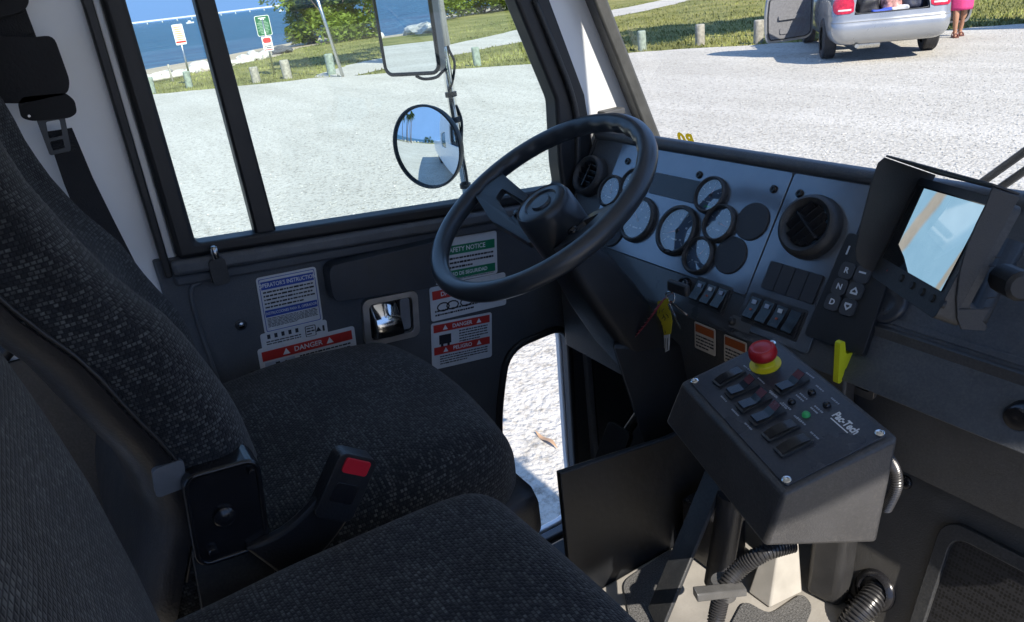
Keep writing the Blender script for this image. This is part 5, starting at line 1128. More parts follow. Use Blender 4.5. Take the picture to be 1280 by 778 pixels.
# ================================================================== CONTROL BOX
bn = Vector((.001, -.276, .961)).normalized(); bv = Vector((-.954, .286, .084)); bv = (bv - bn * bv.dot(bn)).normalized(); bu = bv.cross(bn)
bc = Vector((-.612, .738, 1.430)); BXF = Frame(bc, bu, bv, bn); bw, bh = .161, .269
box = thing('control_box', bc - bn * .1, 'black control box with rocker switches and a red emergency stop button', 'control box')
Aa, Bb, Dd, Cc = BXF.P(-bw / 2, bh / 2), BXF.P(bw / 2, bh / 2), BXF.P(bw / 2, -bh / 2), BXF.P(-bw / 2, -bh / 2)
zb = Cc.z - .088
A_, C_, D_ = HZ((831, 528), Aa.z - .072), HZ((955, 684), zb), HZ((1097, 680), zb - .012); B_ = A_ + D_ - C_
mb = MB(); mb.hexa([A_, B_, D_, C_], [Aa, Bb, Dd, Cc]); mb.build('enclosure', BOXM, box, bevel=.006, seg=4)
mb = MB(); mb.prism(rrect(bw - .018, bh - .018, .004, 3), [], BXF.P, .0, .0022); mb.build('face_plate', FACEM, box, bevel=.0008)
for s, t in ((-1, 1), (1, 1), (1, -1), (-1, -1)):
    fr = Frame(BXF.P(s * (bw / 2 - .015), t * (bh / 2 - .016), .002), BXF.u, BXF.v, BXF.n); mb = MB(); mb.lathe([(.0062, 0), (.006, .002), (.005, .0028), (.003, .0028), (.0028, .001), (.0001, .001)], fr, 18); mb.build('face_screw', CHROME, box, smooth=40)
def buv(p): return BXF.uv(p)
REDS = M('rocker_red', (.10, .015, .018), .3, var=.2); LTX = M('legend_grey', (.32, .35, .4), .5)
def box_rocker(p0, p1, lit):   # pixel ends of the switch: left end, right end
    a, b = buv(p0), buv(p1); c = ((a[0] + b[0]) / 2, (a[1] + b[1]) / 2); L = math.hypot(b[0] - a[0], b[1] - a[1]); u_ = BXF.u * ((b[0] - a[0]) / L) + BXF.v * ((b[1] - a[1]) / L); v_ = BXF.n.cross(u_); fr = Frame(BXF.P(c[0], c[1], .002), u_, v_, BXF.n)
    mb = MB(); mb.prism(rrect(.048, .0205, .003), [], fr.P, 0, .004); r = mb.build('rocker_switch', BLK, box, bevel=.0015)
    rows = [[fr.P(x, y, .004 + .0015 + .0075 * max(0, -x / .02 if lit else x * 0) ** 1.2 + (.001 if abs(x) < .0195 else -.001)) for y in (-.0078, -.007, .007, .0078)] for x in (-.0205, -.0195, -.01, 0, .01, .0195, .0205)]
    if lit: rows = [[fr.P(x, y, .0055 + .009 * abs(x) / .02 * (1 if x > 0 else .35) - (.003 if abs(abs(x) - .0205) < 1e-6 else 0)) for y in (-.0078, -.007, .007, .0078)] for x in (-.0205, -.0195, -.008, 0, .008, .0195, .0205)]
    mb = MB(); mb.grid(rows); mb.build('rocker', BLKG, r, smooth=30)
    if lit: mb = MB(); mb.add([fr.P(.008, -.0074, .0096), fr.P(.0185, -.0074, .0143), fr.P(.0185, .0074, .0143), fr.P(.008, .0074, .0096)], [(0, 1, 2, 3)]); mb.build('rocker_lens', REDS, r)
    return fr
rnd = random.Random(2)
def legend(mb, fr, x, y, n=1):
    for k in range(n):
        xx = x - .008
        while xx < x + .008: l = rnd.uniform(.0016, .003); mb.box((xx, y - k * .004, .0026), (l, .0022, .0003), 0, fr); xx += l + .0011
lg = MB()
for k, (p0, p1, lit) in enumerate((((893, 484), (931, 463), 0), ((906, 499), (950, 478), 1), ((922, 516), (964, 495), 1), ((938, 533), (981, 511), 1), ((953, 552), (1000, 529), 0), ((969, 571), (1016, 547), 0), ((971, 493), (1008, 473), 1))):
    fr = box_rocker(p0, p1, lit); fr0 = Frame(fr.o - BXF.n * .002, fr.v, -fr.u, BXF.n)
    legend(lg, fr0, 0, -.030); 
    if lit: legend(lg, fr0, 0, .030)
for p in ((990, 505), (1015, 493), (1034, 509), (1008, 521)):
    u, v = buv(p); green = p == (1008, 521); fr = Frame(BXF.P(u, v, .002), BXF.u, BXF.v, BXF.n); mb = MB(); mb.lathe([(.0055, 0), (.0052, .003), (.004, .005), (.0025, .006), (.0001, .0063)], fr, 16, 0)
    mb.build('indicator_lamp', GRNL if green else BLKG, box, smooth=60)
    f2 = Frame(BXF.P(u, v), bv.lerp(-bu, .0).normalized() * -1, bu, BXF.n); legend(lg, f2, 0, .013, 1); legend(lg, f2, 0, -.012, 1)
u, v = buv((1056, 532)); f2 = Frame(BXF.P(u, v, 0), -bv, bu, BXF.n)
lo = MB(); put_text(lo, f2, 'Pac-Tech', .0155, 0, .002, .0027, 0, bold=.0006, sx=.78); lo.box((-.002, -.0065, .0026), (.034, .0016, .0003), 0, f2); lo.build('logo', M('logo_white', (.7, .72, .74), .5), box)
lg.build('legend_print', LTX, box)
# emergency stop
u, v = buv((957, 457)); fr = Frame(BXF.P(u, v, .002), BXF.u, BXF.v, BXF.n); mb = MB(); mb.lathe([(.0225, 0), (.0225, .0015), (.0145, .002), (.0125, .004), (.0125, .016)], fr, 40); es = mb.build('stop_base', YEL, box, smooth=40)
mb = MB(); mb.lathe([(.0125, .013), (.0185, .016), (.0202, .020), (.0202, .024), (.0188, .030), (.0165, .033), (.015, .0335), (.0135, .0325), (.011, .0328), (.0001, .0345)], fr, 40); mb.build('stop_button', REDP, es, smooth=50)

# post, strap, clamp and conduit under the box
pz = HZ((852, 690), FZ)
st = thing('box_stand', (-.74, .8, FZ), 'black steel stand with strap and clamp carrying the control box', 'stand')
t1, t2, t3 = HX((856, 617), -.76), HX((907, 622), -.72), HX((852, 690), -.78)
zt_ = C_.z - .02
pc = HZ((884, 690), FZ + .03); pb_ = HZ((858, 692), FZ); mb = MB(); mb.box((pb_.x + .035, pb_.y + .035, FZ + .062), (.085, .075, .12))
mb.build('post', M('post_black', (.02, .02, .022), .3, bump=.2), st, bevel=.006)
PT = M('clamp_grey', (.16, .16, .16), .4, .5, bump=.3)
a, b = HX((902, 610), -.70), HX((828, 790), -.66)
d_ = (b - a).normalized(); sd = Vector((.35, -.3, .3)).normalized(); mb = MB(); wv_ = Vector((0, 1, .2)).normalized() * .006
mb.hexa([a - wv_, a + wv_, a + wv_ + Vector((-.05, .02, 0)), a - wv_ + Vector((-.05, .02, 0))], [b - wv_, b + wv_, b + wv_ + Vector((-.05, .02, 0)), b - wv_ + Vector((-.05, .02, 0))]); mb.build('strap', BLK, st, bevel=.002)
tb, tt = HX((897, 730), -.68), HX((915, 620), -.68); mb = MB(); mb.tube([tt, tb], .021, 24); mb.build('arm_tube', M('arm_black', (.025, .026, .03), .4, .2, bump=.25), st, smooth=60)
ca, cbv = HX((872, 748), -.59), HX((934, 742), -.59); mb = MB(); mb.tube([HX((905, 726), -.62), HX((904, 744), -.62)], .0185, 20); mb.build('clamp_ring', PT, st, smooth=40)
mb = MB(); cd = (cbv - ca); mb.hexa([ca + Vector((0, 0, .006)), cbv + Vector((0, 0, .007)), cbv + Vector((0, 0, -.006)), ca + Vector((0, 0, -.008))], [p + Vector((-.016, .006, 0)) for p in (ca + Vector((0, 0, .006)), cbv + Vector((0, 0, .007)), cbv + Vector((0, 0, -.006)), ca + Vector((0, 0, -.008)))]); mb.build('clamp_bar', PT, st, bevel=.002)
def conduit(pts, r, label, n=90, pitch=.0046):
    p = catmull(pts, 24); d = [0]
    for a, b in zip(p[:-1], p[1:]): d.append(d[-1] + (b - a).length)
    m = int(d[-1] / pitch * 4); out = []
    rr = []
    for k in range(m + 1):
        s = d[-1] * k / m; i = max(j for j in range(len(d)) if d[j] <= s + 1e-9); i = min(i, len(p) - 2); q = p[i].lerp(p[i + 1], (s - d[i]) / max(1e-9, d[i + 1] - d[i])); out.append(q); rr.append(r * (1.0 if k % 4 in (0, 1) else .84))
    mb = MB(); mb.tube(out, rr, 16); o = mb.build('conduit', M('conduit_black', (.028, .028, .03), .3, spec=.7), smooth=25); return tag(o, label, 'hose')
conduit([HX((990, 680), -.58), HX((958, 690), -.59), HX((928, 708), -.61), HX((906, 735), -.615), HX((896, 770), -.615), HX((890, 810), -.60)], .0128, 'corrugated black conduit curving from the control box underside down past the clamp')
conduit([HX((1100, 560), -.50), HX((1117, 585), -.50), HX((1120, 608), -.50), HX((1108, 635), -.52)], .0085, 'short corrugated conduit behind the right end of the control box')
qh = LPF.P(*lph((1094, 738))); mb = MB(); mb.lathe([(.034, 0), (.032, .006), (.024, .010), (.022, .006)], Frame(qh, LPF.u, LPF.v), 32, cap=False); o = mb.build('hose_grommet', BLKG, smooth=50); tag(o, 'round black rubber grommet in the lower panel around the ribbed hose', 'grommet')
conduit([qh + Vector((0, .02, 0)), qh + Vector((.005, -.02, -.01)), qh + Vector((.0, -.05, -.035)), qh + Vector((-.005, -.07, -.09))], .021, 'corrugated hose coming out of the round grommet low on the right', pitch=.0055)
# beige folded bracket and black column on the floor
g = [HZ(p, FZ) for p in ((935, 742), (962, 762), (1003, 742), (985, 722))]
zt2 = .15
mb = MB(); top = [Vector((p.x * .4 + g[3].x * .6, p.y * .4 + g[3].y * .6, FZ + zt2)) for p in g]; mb.hexa([p + Vector((0, 0, .002)) for p in g], top); tag(mb.build('floor_bracket', BEIGE, bevel=.003), 'beige folded metal bracket standing on the floor under the control box', 'bracket')
g = [HZ(p, FZ) for p in ((1004, 742), (1046, 764), (1066, 750), (1024, 724))]
mb = MB(); mb.hexa([p + Vector((0, 0, .001)) for p in g], [p + Vector((-.01, .04, .33)) for p in g]); tag(mb.build('cover_column', M('column_black', (.03, .03, .031), .35, bump=.25), bevel=.012, seg=4), 'black rounded cover column between beige bracket and lower panel', 'column')
# yellow T pull handle with its bracket
th = thing('pull_handle', (-.63, yl, 1.45), 'bright yellow T-shaped pull handle beside the control box', 'handle')
hc = HY((1049, 453), yl - .055); mb = MB(); fr = Frame(hc, (0, 1, 0), (0, 0, 1))
mb.prism(rounded_poly([(-.007, .036), (.004, .036), (.009, .012), (.034, .008), (.034, -.010), (.009, -.013), (.003, -.034), (-.006, -.034)], .004), [], fr.P, -.0045, .0045); mb.build('grip', YELG, th, bevel=.002, seg=2)
mb = MB(); mb.tube([hc + Vector((0, .034, -.001)), hc + Vector((0, .07, -.001))], .005, 12); mb.build('rod', STEEL, th, smooth=180)
mb = MB(); mb.lathe([(.003, .0101), (.0025, .0105), (.0001, .0105)], Frame(fr.P(.028, -.001, 0), fr.u, fr.v), 12); mb.build('pin', INK, th)
q = HY((1082, 468), yl - .014); mb = MB(); mb.prism(rrect(.04, .075, .008, 4), [rrect(.026, .05, .006, 4)], lambda a, b, c: (q.x + a, q.y - c, q.z + b), -.002, .006); mb.build('bracket', M('bracket_grey', (.2, .19, .18), .35, .6), th, bevel=.0015)
# key on its ring with strap and tag
kx = DP.P(*duv((846, 362)), .03); ky = kx.y - .03
kr = thing('key_ring', kx, 'ignition key with yellow and white paper tag and dark red strap', 'keys')
kp_ = lambda p, d=0: HY(p, ky - d)
mb = MB(); mb.box(kp_((848, 360)), (.05, .012, .022)); mb.build('key_head', BLK, kr, bevel=.004)
c = kp_((838, 372)); mb = MB(); mb.tube([c + Vector((.011 * math.cos(a), .002 * math.sin(a * 2), .011 * math.sin(a))) for a in np.linspace(0, 6.283, 25)[:-1]], .0013, 8, closed=True); mb.build('ring', CHROME, kr, smooth=180)
def tagquad(name, pts, m, d, th=.0012): ps_ = [kp_(p, d) for p in pts]; mb = MB(); mb.hexa(ps_, [p + Vector((0, th, 0)) for p in ps_]); return mb.build(name, m, kr)
yt = tagquad('tag', [(822, 377), (835, 373), (840, 402), (838, 418), (820, 421), (821, 396)], M('tag_yellow', (.55, .46, .03), .5, var=.2), .004)
mb = MB()
for k in range(16):
    x = random.uniform(823, 836); y = random.uniform(384, 415); p0, p1 = kp_((x, y), .0052), kp_((x + random.uniform(-3, 3), y + random.uniform(2, 5)), .0052); mb.tube([p0, p1], .0006, 4)
mb.build('tag_print', INK, yt)
wt = tagquad('tag_end', [(820, 421), (837, 418), (836, 438), (819, 448)], LBLW, .0045)
mb = MB()
for k in range(5):
    x = 822 + k * 3.1; mb.tube([kp_((x + .3, 423), .0058), kp_((x - .3, 444 - k * 1.6), .0058)], .0005, 4)
mb.build('tag_print', INK, wt)
sp = [kp_(p, d) for p, d in (((838, 368), .004), ((828, 376), .02), ((812, 398), .05), ((797, 417), .07), ((783, 431), .08))]; mb = MB(); sdv = Vector((.006, 0, .005)); rows = [[p - sdv, p + sdv, p + sdv + Vector((0, .002, 0)), p - sdv + Vector((0, .002, 0))] for p in catmull(sp, 6)]; mb.grid(rows, closed=True, cap=True)
sm = M('strap_dark_red', (.26, .02, .035), .7, var=.3, bump=.5, bscale=300); sto = mb.build('strap', sm, kr)
mb = MB(); cs = catmull(sp, 8)
for i in range(6, len(cs) - 1, 2): mb.tube([cs[i] - sdv * .8 + Vector((0, -.0008, .002)), cs[i] + sdv * .8 + Vector((0, -.0008, -.002))], .0006, 4)
mb.build('strap_lettering', M('strap_pink', (.4, .2, .22), .6), sto)
for a, b in (((838, 377), (859, 394)), ((836, 380), (851, 411))):
    mb = MB(); mb.tube([kp_(a, .006), kp_(b, .006)], [.0028, .0016], 6); mb.build('key', CHROME, kr, smooth=40)
# wiper arms outside the windshield
for p0, p1, lab in (((1215, 237), (1290, 183), 'upper of the two black wiper arms outside the windshield'), ((1237, 244), (1292, 206), 'lower of the two black wiper arms outside the windshield')):
    n_ = Vector((0, 1, -(wy1 - wy0) / .85)).normalized(); wp = Vector((0, wk(1.6) + .04, 1.6)); a, b = hit(p0, n_, wp), hit(p1, n_, wp); d = (b - a); mb = MB(); mb.tube([a - d * .25, b + d * 3.0], .0065, 8); tag(mb.build('wiper_arm', RUB, smooth=180), lab, 'wiper')
# small black bracket on the pillar, knob at the right edge
q = HX((780, 141), -1.42); mb = MB(); mb.box(HX((764, 141), -1.42), (.03, .06, .016)); tag(mb.build('pillar_clip', M('clip_grey', (.08, .08, .08), .5), bevel=.004), 'small grey clip on the white pillar above the steering wheel rim', 'clip')
q = HY((1276, 520), yl - .03); mb = MB(); mb.lathe([(.018, -.03), (.018, .008), (.015, .013), (.008, .014), (.0001, .013)], Frame(q, (1, 0, 0), (0, 0, 1)), 24); o = tag(mb.build('dash_knob', BLKG, smooth=40), 'black knob on the lower dash at the right edge of the picture', 'knob')
# yellow decal on the windshield, seen from behind
n_ = Vector((0, -.85, wy1 - wy0)).normalized(); wp = Vector((0, wk(1.6), 1.6)); c = hit((857, 173), n_, wp + n_ * .004); fr = Frame(c, (1, 0, 0), n_.cross(Vector((1, 0, 0))))
mb = MB(); put_text(mb, fr, 'R0', .046, 0, -.006, 0, 0, bold=.0025, mirror=True); tag(mb.build('windshield_decal', leaf_mat('decal_yellow', (.6, .43, .02), .1)), 'yellow painted characters on the windshield just above the dash, seen reversed', 'decal')

# ================================================================== SILVER CAR
wl_, wr_ = G(1031, 73), G(1161, 62); ax_ = (wr_ - wl_); tw = ax_.length; ax_.normalize(); fw = Vector((-ax_.y, ax_.x, 0)); S_ = tw / 1.55
cb0 = (wl_ + wr_) / 2
CF = Frame(cb0, ax_, fw, (0, 0, 1))      # u right, v forward, n up; rear axle at v = 0
def cp(x, y, z): return CF.P(x * S_, y * S_, z * S_)
SILV = M('silver_paint', (.36, .37, .385), .3, .55, var=.05, coat=.6, vscale=3); CARI = M('car_interior', (.09, .09, .1), .7, var=.3); TYRE = M('tyre', (.035, .035, .037), .85, bump=.6, bscale=60, var=.3)
car = thing('parked_car', cb0, 'silver sedan parked on the gravel with its trunk and doors open', 'car')
# body skin: one U-shaped ring per height runs along the left side, round the tail and back along the right side
RINGS = [(.27, -.84, .74), (.31, -.92, .80), (.38, -.965, .845), (.46, -.985, .865), (.54, -.98, .872), (.585, -.965, .874), (.60, -.945, .870), (.64, -.935, .874), (.70, -.925, .874), (.76, -.915, .870), (.83, -.89, .858), (.90, -.85, .835), (.955, -.79, .79), (.985, -.72, .72)]
def ring_at(z):
    zz = [r[0] for r in RINGS]; return (float(np.interp(z, zz, [r[1] for r in RINGS])), float(np.interp(z, zz, [r[2] * .945 for r in RINGS])))
def uring(z, off=0):
    vr, hw = ring_at(z); vr -= off; hw += off; rc = .17; out = []
    for v in (3.45, 3.1, 2.4, 1.6, .8, .3, -.1, -.4): out.append((hw * (1 - .10 * max(0, (v - 2.4)) ** 2), max(v, vr + rc)))
    for k in range(1, 9): a = math.pi / 2 * k / 8; out.append((hw - rc + rc * math.cos(a), vr + rc - rc * math.sin(a)))
    for x in (.78, .4, .2): out.append(((hw - rc) * x, vr - .012 * (1 - x)))
    return [cp(-a, b, z) for a, b in out] + [cp(0, vr - .014, z)] + [cp(a, b, z) for a, b in out[::-1]]
NU = len(uring(.4)); mb = MB()
full = [r[0] for r in RINGS if r[0] <= .7001]; mb.grid([uring(z) for z in full])
NOT = 17                                   # how many ring points of each flank stay above the trunk sill
up = [r[0] for r in RINGS if r[0] >= .6999]
mb.grid([uring(z)[:NOT] for z in up]); mb.grid([uring(z)[NU - NOT:] for z in up])
for sg_ in (0, 1):                         # flank tops folded inwards to the trunk gutter
    e = uring(.985)[:NOT] if not sg_ else uring(.985)[NU - NOT:][::-1]
    mb.grid([e, [p + CF.u * (S_ * (.12 if not sg_ else -.12)) + CF.n * .015 + CF.v * (.0 if k < 12 else .05) for k, p in enumerate(e)]])
mb.grid([[cp(x, v, z) for x in (-.72, -.4, 0, .4, .72)] for v, z in ((2.3, 1.0), (2.8, .95), (3.2, .86), (3.45, .72), (3.5, .4))])
mb.build('body', SILV, car, smooth=50)
mb = MB(); mb.tube([p for p in uring(.600, .001)[8:NU - 8]], .007 * S_, 6); mb.build('bumper_crease', M('crease_dark', (.2, .2, .2), .5), car, smooth=180)
mb = MB(); mb.box((0, -.55 * S_, .31 * S_), (1.2 * S_, .5 * S_, .1 * S_), 0, CF); mb.build('underbody', CARI, car, bevel=.02)
mb = MB(); mb.tube([cp(-.42, -.70, .25), cp(-.1, -.68, .25)], .075 * S_, 12); mb.tube([cp(-.45, -.9, .25), cp(-.45, -.4, .26)], .03 * S_, 10); mb.build('muffler', STEEL, car, smooth=50)
# trunk well
mb = MB(); P = cp
mb.add([P(-.52, -.88, .70), P(.52, -.88, .70), P(.56, -.2, .50), P(-.56, -.2, .50), P(-.52, -.2, .95), P(.52, -.2, .95), P(-.55, -.8, .93), P(.55, -.8, .93)], [(0, 1, 2, 3), (3, 2, 5, 4), (0, 3, 4, 6), (1, 7, 5, 2)]); mb.build('trunk_well', CARI, car)
mb = MB(); mb.tube([P(-.55, -.80, .93), P(-.53, -.86, .80), P(-.49, -.90, .715), P(-.4, -.905, .705), P(.4, -.905, .705), P(.49, -.90, .715), P(.53, -.86, .80), P(.55, -.80, .93)], .014 * S_, 8); mb.build('trunk_seal', RUB, car, smooth=180)
TL = M('tail_light_red', (.45, .01, .03), .15, coat=.8, var=.3, vscale=20)
for sgn in (-1, 1):
    mb = MB(); rws = []
    for z, a, b in ((.725, 12, 15.6), (.75, 10.5, 15.95), (.80, 9.4, 15.95), (.86, 8.8, 15.9), (.91, 8.6, 15.7), (.935, 9.2, 15.2)):
        r = uring(z, .010); r = r if sgn < 0 else r[::-1]
        rws.append([r[int(t)].lerp(r[min(int(t) + 1, NU - 1)], t - int(t)) for t in np.linspace(a, b, 12)])
    mb.grid(rws); tl_ = mb.build('tail_light', TL, car, smooth=60)
    mb = MB(); rws = []
    for z in (.765, .79):
        r = uring(z, .013); r = r if sgn < 0 else r[::-1]; rws.append([r[int(t)].lerp(r[int(t) + 1], t - int(t)) for t in np.linspace(12.5, 15.7, 8)])
    mb.grid(rws); mb.build('reflector_strip', M('lamp_white', (.6, .5, .5), .2), tl_, smooth=60)
# cabin: roof, pillars, glass, raised trunk lid
mb = MB(); rws = []
for y, z, w_ in ((.1, 1.0, .62), (.5, 1.28, .60), (.9, 1.42, .58), (1.5, 1.45, .58), (2.0, 1.36, .6), (2.6, 1.0, .66)): rws.append([cp(x * w_, y, z - .04 * abs(x) ** 3) for x in (-1, -.6, 0, .6, 1)])
mb.grid(rws[2:4]); mb.build('roof', SILV, car, smooth=60)
mb = MB(); mb.grid(rws[0:3]); mb.grid(rws[3:]); mb.build('windshield_glass', M('car_glass_dark', (.02, .025, .03), .05, coat=1), car, smooth=60)
mb = MB()
for sgn in (-1, 1):
    for a, b in (((.1, 1.0, .64), (.9, 1.42, .6)), ((1.25, .95, .72), (1.25, 1.43, .6)), ((2.6, 1.0, .7), (1.5, 1.44, .6))): mb.tube([cp(sgn * a[2], a[0], a[1]), cp(sgn * b[2], b[0], b[1])], .035 * S_, 8)
mb.build('roof_pillar', SILV, car, smooth=180)
mb = MB(); lid = [[cp(x, y, z) for x in (-.55, -.3, 0, .3, .55)] for y, z in ((-.2, 1.0), (-.32, 1.2), (-.40, 1.45), (-.42, 1.62), (-.36, 1.72))]; mb.grid(lid); mb.grid([[v + CF.v * .03 for v in r] for r in lid]); mb.build('trunk_lid', SILV, car, smooth=60)
for x in (-.745, .745):
    for y in (0, 2.62):
        c = cp(x, y, .315); fr = Frame(c, CF.v, CF.n, CF.v.cross(CF.n)); mb = MB(); r = .315 * S_; h = .1 * S_
        mb.lathe([(r * .6, -h), (r * .93, -h), (r, -h * .8), (r, h * .8), (r * .93, h), (r * .6, h)], fr, 32, 0, cap=False)
        for k in (-.45, 0, .45): mb.lathe([(r * 1.004, h * k - .006), (r * 1.004, h * k + .006)], fr, 32, 1, cap=False)
        wh = mb.build('wheel', [TYRE, INK], car, smooth=40); mb = MB(); mb.lathe([(r * .62, -h * .7), (r * .3, -h * .5), (.0001, -h * .5)], fr, 24, cap=False); mb.lathe([(r * .62, h * .7), (r * .3, h * .5), (.0001, h * .5)], fr, 24, cap=False); mb.build('rim', STEEL, wh, smooth=40)
# open doors
DI = M('door_trim_grey', (.16, .16, .17), .6, var=.15)
def car_door(hx_, hy_, sgn, ang, L):
    d = CF.v * -math.cos(ang) + CF.u * sgn * math.sin(ang); n_ = CF.n.cross(d); hp = cp(hx_ * sgn, hy_, 0); f = Frame(hp, d, CF.n); s = S_
    po = [(0, .30), (.12, .22), (.95 * L, .22), (1.0 * L, .34), (1.02 * L, .70), (.98 * L, .97), (.0, .97)]; po = [(a * s, b * s) for a, b in po]; po2 = rounded_poly(po, .06 * s)
    mb = MB(); mb.prism(po2, [], f.P, -.05 * s, .0, 0); dr = mb.build('door', SILV, car, bevel=.012)
    k = 1 if (f.n.dot(CF.u) * sgn < 0) else -1; z_in = .002 if k > 0 else -.052 * s
    inn = rounded_poly([(.05 * s, .32 * s), (.15 * s, .27 * s), (.92 * L * s, .27 * s), (.96 * L * s, .37 * s), (.97 * L * s, .68 * s), (.94 * L * s, .94 * s), (.05 * s, .94 * s)], .05 * s)
    mb = MB(); mb.prism(inn, [], f.P, z_in, z_in + .012 * s * k, 0); mb.build('door_trim', DI, dr, bevel=.004)
    mb = MB(); mb.tube([f.P(a, b, z_in + .008 * s * k) for a, b in inn], .012 * s, 8, closed=True); mb.build('door_seal', RUB, dr, smooth=180)
    mb = MB(); mb.prism(rrect(.5 * s, .07 * s, .02 * s, 4, .5 * L * s, .62 * s), [], f.P, z_in, z_in + .05 * s * k); mb.prism(rrect(.42 * s, .1 * s, .03 * s, 4, .5 * L * s, .40 * s), [], f.P, z_in, z_in + .03 * s * k); mb.build('armrest', DI, dr, bevel=.01)
    fr_ = rounded_poly([(0, .97 * s), (.98 * L * s, .97 * s), (.9 * L * s, 1.3 * s), (.62 * L * s, 1.42 * s), (.4 * L * s, 1.4 * s)], .05 * s); mb = MB(); mb.tube([f.P(a, b, -.025 * s) for a, b in fr_], .025 * s, 8, closed=True); mb.build('window_frame', SILV, dr, smooth=180)
    mb = MB(); mb.prism(fr_, [], f.P, -.027 * s, -.023 * s); mb.build('window', M('car_glass_dark'), dr)
car_door(.86, 1.28, -1, R(62), .92); car_door(.86, 1.72, 1, R(72), .92)
# luggage in the trunk
def bag(x, y, z, sx, sy, sz_, m, label, seed):
    c = cp(x, y, z); mb = rounded_box((0, 0, 0), sx * S_, sy * S_, sz_ * S_, min(sx, sy, sz_) * S_ * .7, n=10, fn=lambda p, u, v: p + noise.noise_vector(p * 9 + Vector((seed, 0, 0))) * .035)
    mb.v = [c + CF.u * v.x + CF.v * v.y + CF.n * v.z for v in mb.v]; o = mb.build('bag', m); weld(o); return tag(o, label, 'bag', 'bags and cloths in the car trunk')
bag(-.30, -.6, .78, .16, .2, .13, M('bag_black', (.02, .02, .025), .6), 'black bag at the left of the open car trunk', 1); bag(.02, -.66, .80, .13, .16, .15, M('bag_pink_floral', (.5, .25, .22), .7, var=.8, vscale=14), 'pink and red patterned cloth bag in the middle of the car trunk', 2)
bag(.32, -.6, .80, .15, .2, .14, M('bag_dark_blue', (.03, .035, .06), .6, var=.5), 'dark bag at the right of the open car trunk', 3); bag(-.12, -.8, .715, .14, .06, .03, M('cloth_blue', (.05, .1, .5), .7), 'blue cloth at the trunk lip of the car', 4); bag(.12, -.8, .725, .12, .06, .035, M('cloth_white', (.6, .6, .62), .7), 'white cloth at the trunk lip beside the blue cloth', 5)

# ================================================================== PERSON beside the car
SKIN = M('skin', (.42, .22, .14), .55, var=.08); PINK = M('pink_cloth', (.62, .05, .2), .8, var=.12, bump=.4, bscale=60); SHOE = M('sandal_brown', (.14, .05, .04), .6); HAIR = M('hair_brown', (.06, .035, .02), .6); FLO = M('top_cloth', (.5, .3, .35), .8, var=.4, vscale=20)
fp = G(1194, 47); fa = Frame(fp, ax_, fw, (0, 0, 1)); per = thing('person', fp, 'person in pink shorts and sandals standing at the open car door', 'person')
def pp_(x, y, z): return fp + ax_ * x + fw * y + Vector((0, 0, z))
def skinmesh(name, joints, edges, m, parent, sub=2):
    me = bpy.data.meshes.new(name); me.from_pydata([tuple(pp_(*j[:3])) for j in joints], edges, []); me.materials.append(m); o = bpy.data.objects.new(name, me); COL.objects.link(o)
    sk = o.modifiers.new('skin', 'SKIN'); sk.use_smooth_shade = True
    lay = me.skin_vertices[0] if me.skin_vertices else None
    if lay is None:
        bm = bmesh.new(); bm.from_mesh(me); bm.verts.layers.skin.verify(); bm.to_mesh(me); bm.free(); lay = me.skin_vertices[0]
    for v, j in zip(lay.data, joints): v.radius = (j[3], j[4] if len(j) > 4 else j[3])
    lay.data[0].use_root = True
    o.modifiers.new('sub', 'SUBSURF').levels = sub; o.modifiers['sub'].render_levels = sub; attach(o, parent); return o
J = [(.06, .12, .92, .13, .10), (.06, .12, 1.15, .12, .09), (.06, .11, 1.38, .14, .09), (.06, .10, 1.49, .05), (.06, .08, 1.60, .075, .09), (.06, .08, 1.72, .06, .075),
     (-.03, .10, .86, .085), (-.02, .03, .50, .058), (-.02, .02, .36, .056), (.0, .06, .10, .036), (.0, .05, .04, .038, .03), (-.03, -.10, .025, .035, .02),
     (.16, .14, .86, .085), (.15, .16, .50, .058), (.15, .18, .36, .056), (.14, .26, .10, .036), (.14, .25, .04, .038, .03), (.12, .12, .025, .035, .02),
     (-.14, .10, 1.40, .05), (-.20, .12, 1.14, .04), (-.16, -.06, .96, .028), (-.15, -.12, .92, .03, .02), (.26, .12, 1.40, .05), (.31, .16, 1.14, .04), (.26, .0, .98, .028), (.25, -.06, .95, .03, .02)]
E_ = [(0, 1), (1, 2), (2, 3), (3, 4), (4, 5), (0, 6), (6, 7), (7, 8), (8, 9), (9, 10), (10, 11), (0, 12), (12, 13), (13, 14), (14, 15), (15, 16), (16, 17), (2, 18), (18, 19), (19, 20), (20, 21), (2, 22), (22, 23), (23, 24), (24, 25)]
fing = []
for hidx, s in ((21, -1), (25, 1)):
    hx0, hy0, hz0 = J[hidx][:3]
    for k, (dx, ln) in enumerate(((-.024, .06), (-.008, .075), (.008, .07), (.022, .055))):
        i0 = len(J); J += [(hx0 + dx, hy0 - .03, hz0 - .02, .009), (hx0 + dx * 1.1, hy0 - .03 - ln * .5, hz0 - .045, .0085), (hx0 + dx * 1.1, hy0 - .03 - ln * .7, hz0 - .08, .007)]; E_ += [(hidx, i0), (i0, i0 + 1), (i0 + 1, i0 + 2)]
    i0 = len(J); J += [(hx0 - s * .03, hy0 - .01, hz0 - .015, .011), (hx0 - s * .035, hy0 - .045, hz0 - .04, .009)]; E_ += [(hidx, i0), (i0, i0 + 1)]
body_o = skinmesh('body', J, E_, SKIN, per)
def cloth(name, rings, m):
    mb = MB(); mb.grid([[pp_(cx_ + rx * math.cos(a), cy_ + ry * math.sin(a) + .008 * math.sin(5 * a), z) for a in np.linspace(0, 6.283, 25)[:-1]] for cx_, cy_, z, rx, ry in rings], closed=True); o = mb.build(name, m, per, smooth=180); o.modifiers.new('solid', 'SOLIDIFY').thickness = .006; return o
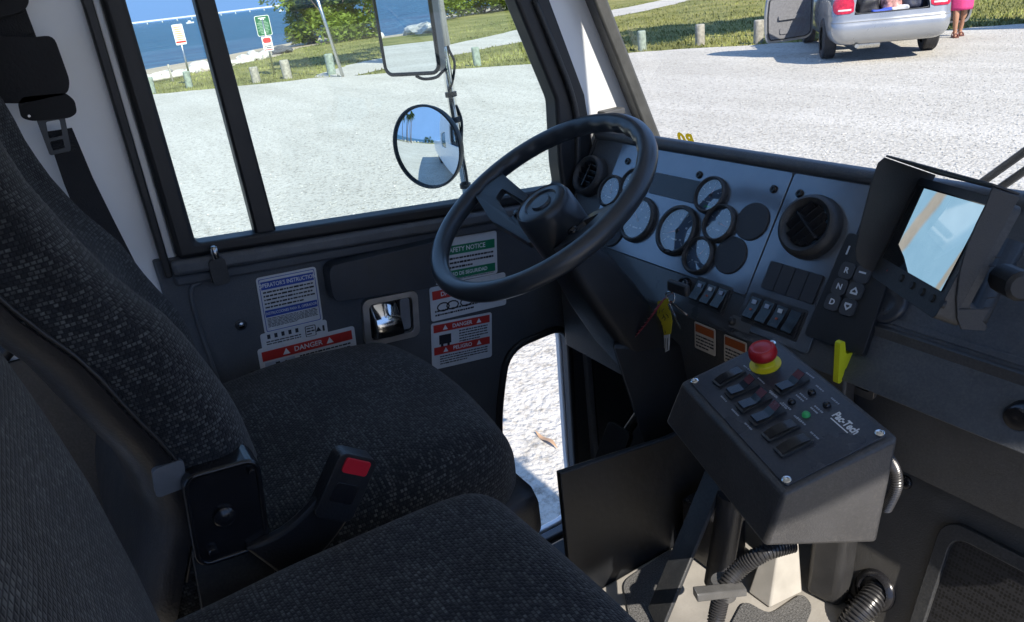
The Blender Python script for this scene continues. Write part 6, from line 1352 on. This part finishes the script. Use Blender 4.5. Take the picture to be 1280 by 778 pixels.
cloth('shorts', [(.065, .12, 1.02, .155, .12), (.065, .12, .88, .19, .15), (.065, .11, .70, .205, .16), (.065, .10, .52, .20, .16), (.065, .10, .47, .195, .155)], PINK)
cloth('top', [(.06, .11, 1.46, .09, .08), (.06, .11, 1.40, .19, .12), (.06, .11, 1.2, .165, .125), (.06, .12, .98, .17, .135)], FLO)
mb = MB(); fr = Frame(pp_(.06, .085, 1.68), ax_, fw, (0, 0, 1)); mb.lathe([(.095, -.1), (.105, -.02), (.1, .05), (.07, .095), (.0001, .115)], Frame(pp_(.06, .11, 1.66), ax_, fw, (0, 0, 1)), 24, cap=False); mb.build('hair', HAIR, per, smooth=180)
for cx_, cy_ in ((-.012, -.02), (.13, .19)):
    mb = MB(); mb.prism(rrect(.095, .25, .045, 5), [], lambda a, b, c: pp_(cx_ + a, cy_ + b, c), .001, .018); so_ = mb.build('sandal', SHOE, per, bevel=.004)
    mb = MB(); mb.tube([pp_(cx_ + .045 * math.cos(a), cy_ - .04, .018 + .05 * math.sin(a)) for a in np.linspace(0, 3.1416, 9)], .012, 8); mb.tube([pp_(cx_ + .045 * math.cos(a), cy_ + .06, .018 + .09 * math.sin(a)) for a in np.linspace(0, 3.1416, 9)], .009, 8); mb.build('sandal_strap', SHOE, so_, smooth=180)
c = pp_(-.34, .25, .62); mb = MB(); mb.tube([c + Vector((0, 0, .6)), c + Vector((0, 0, .0)), c + ax_ * .03 + Vector((0, 0, -.25))], [.06, .09, .03], 10); o = tag(mb.build('hanging_bag', M('bag_olive', (.06, .055, .05), .7, var=.4), smooth=60), 'dark bag hanging between the car and the person', 'bag')
# small leaf litter outside the lower door window
mb = MB(); c = G(683, 552); mb.grid([[c + Vector((x, y * (1 - (x / .09) ** 2) , .012 + .01 * math.sin(x * 40))) for y in (-.012, 0, .012)] for x in np.linspace(-.085, .085, 9)]); tag(mb.build('dry_leaf', M('dry_leaf_tan', (.38, .24, .14), .8), smooth=180), 'dry tan leaf on the gravel seen through the lower door window', 'leaf')
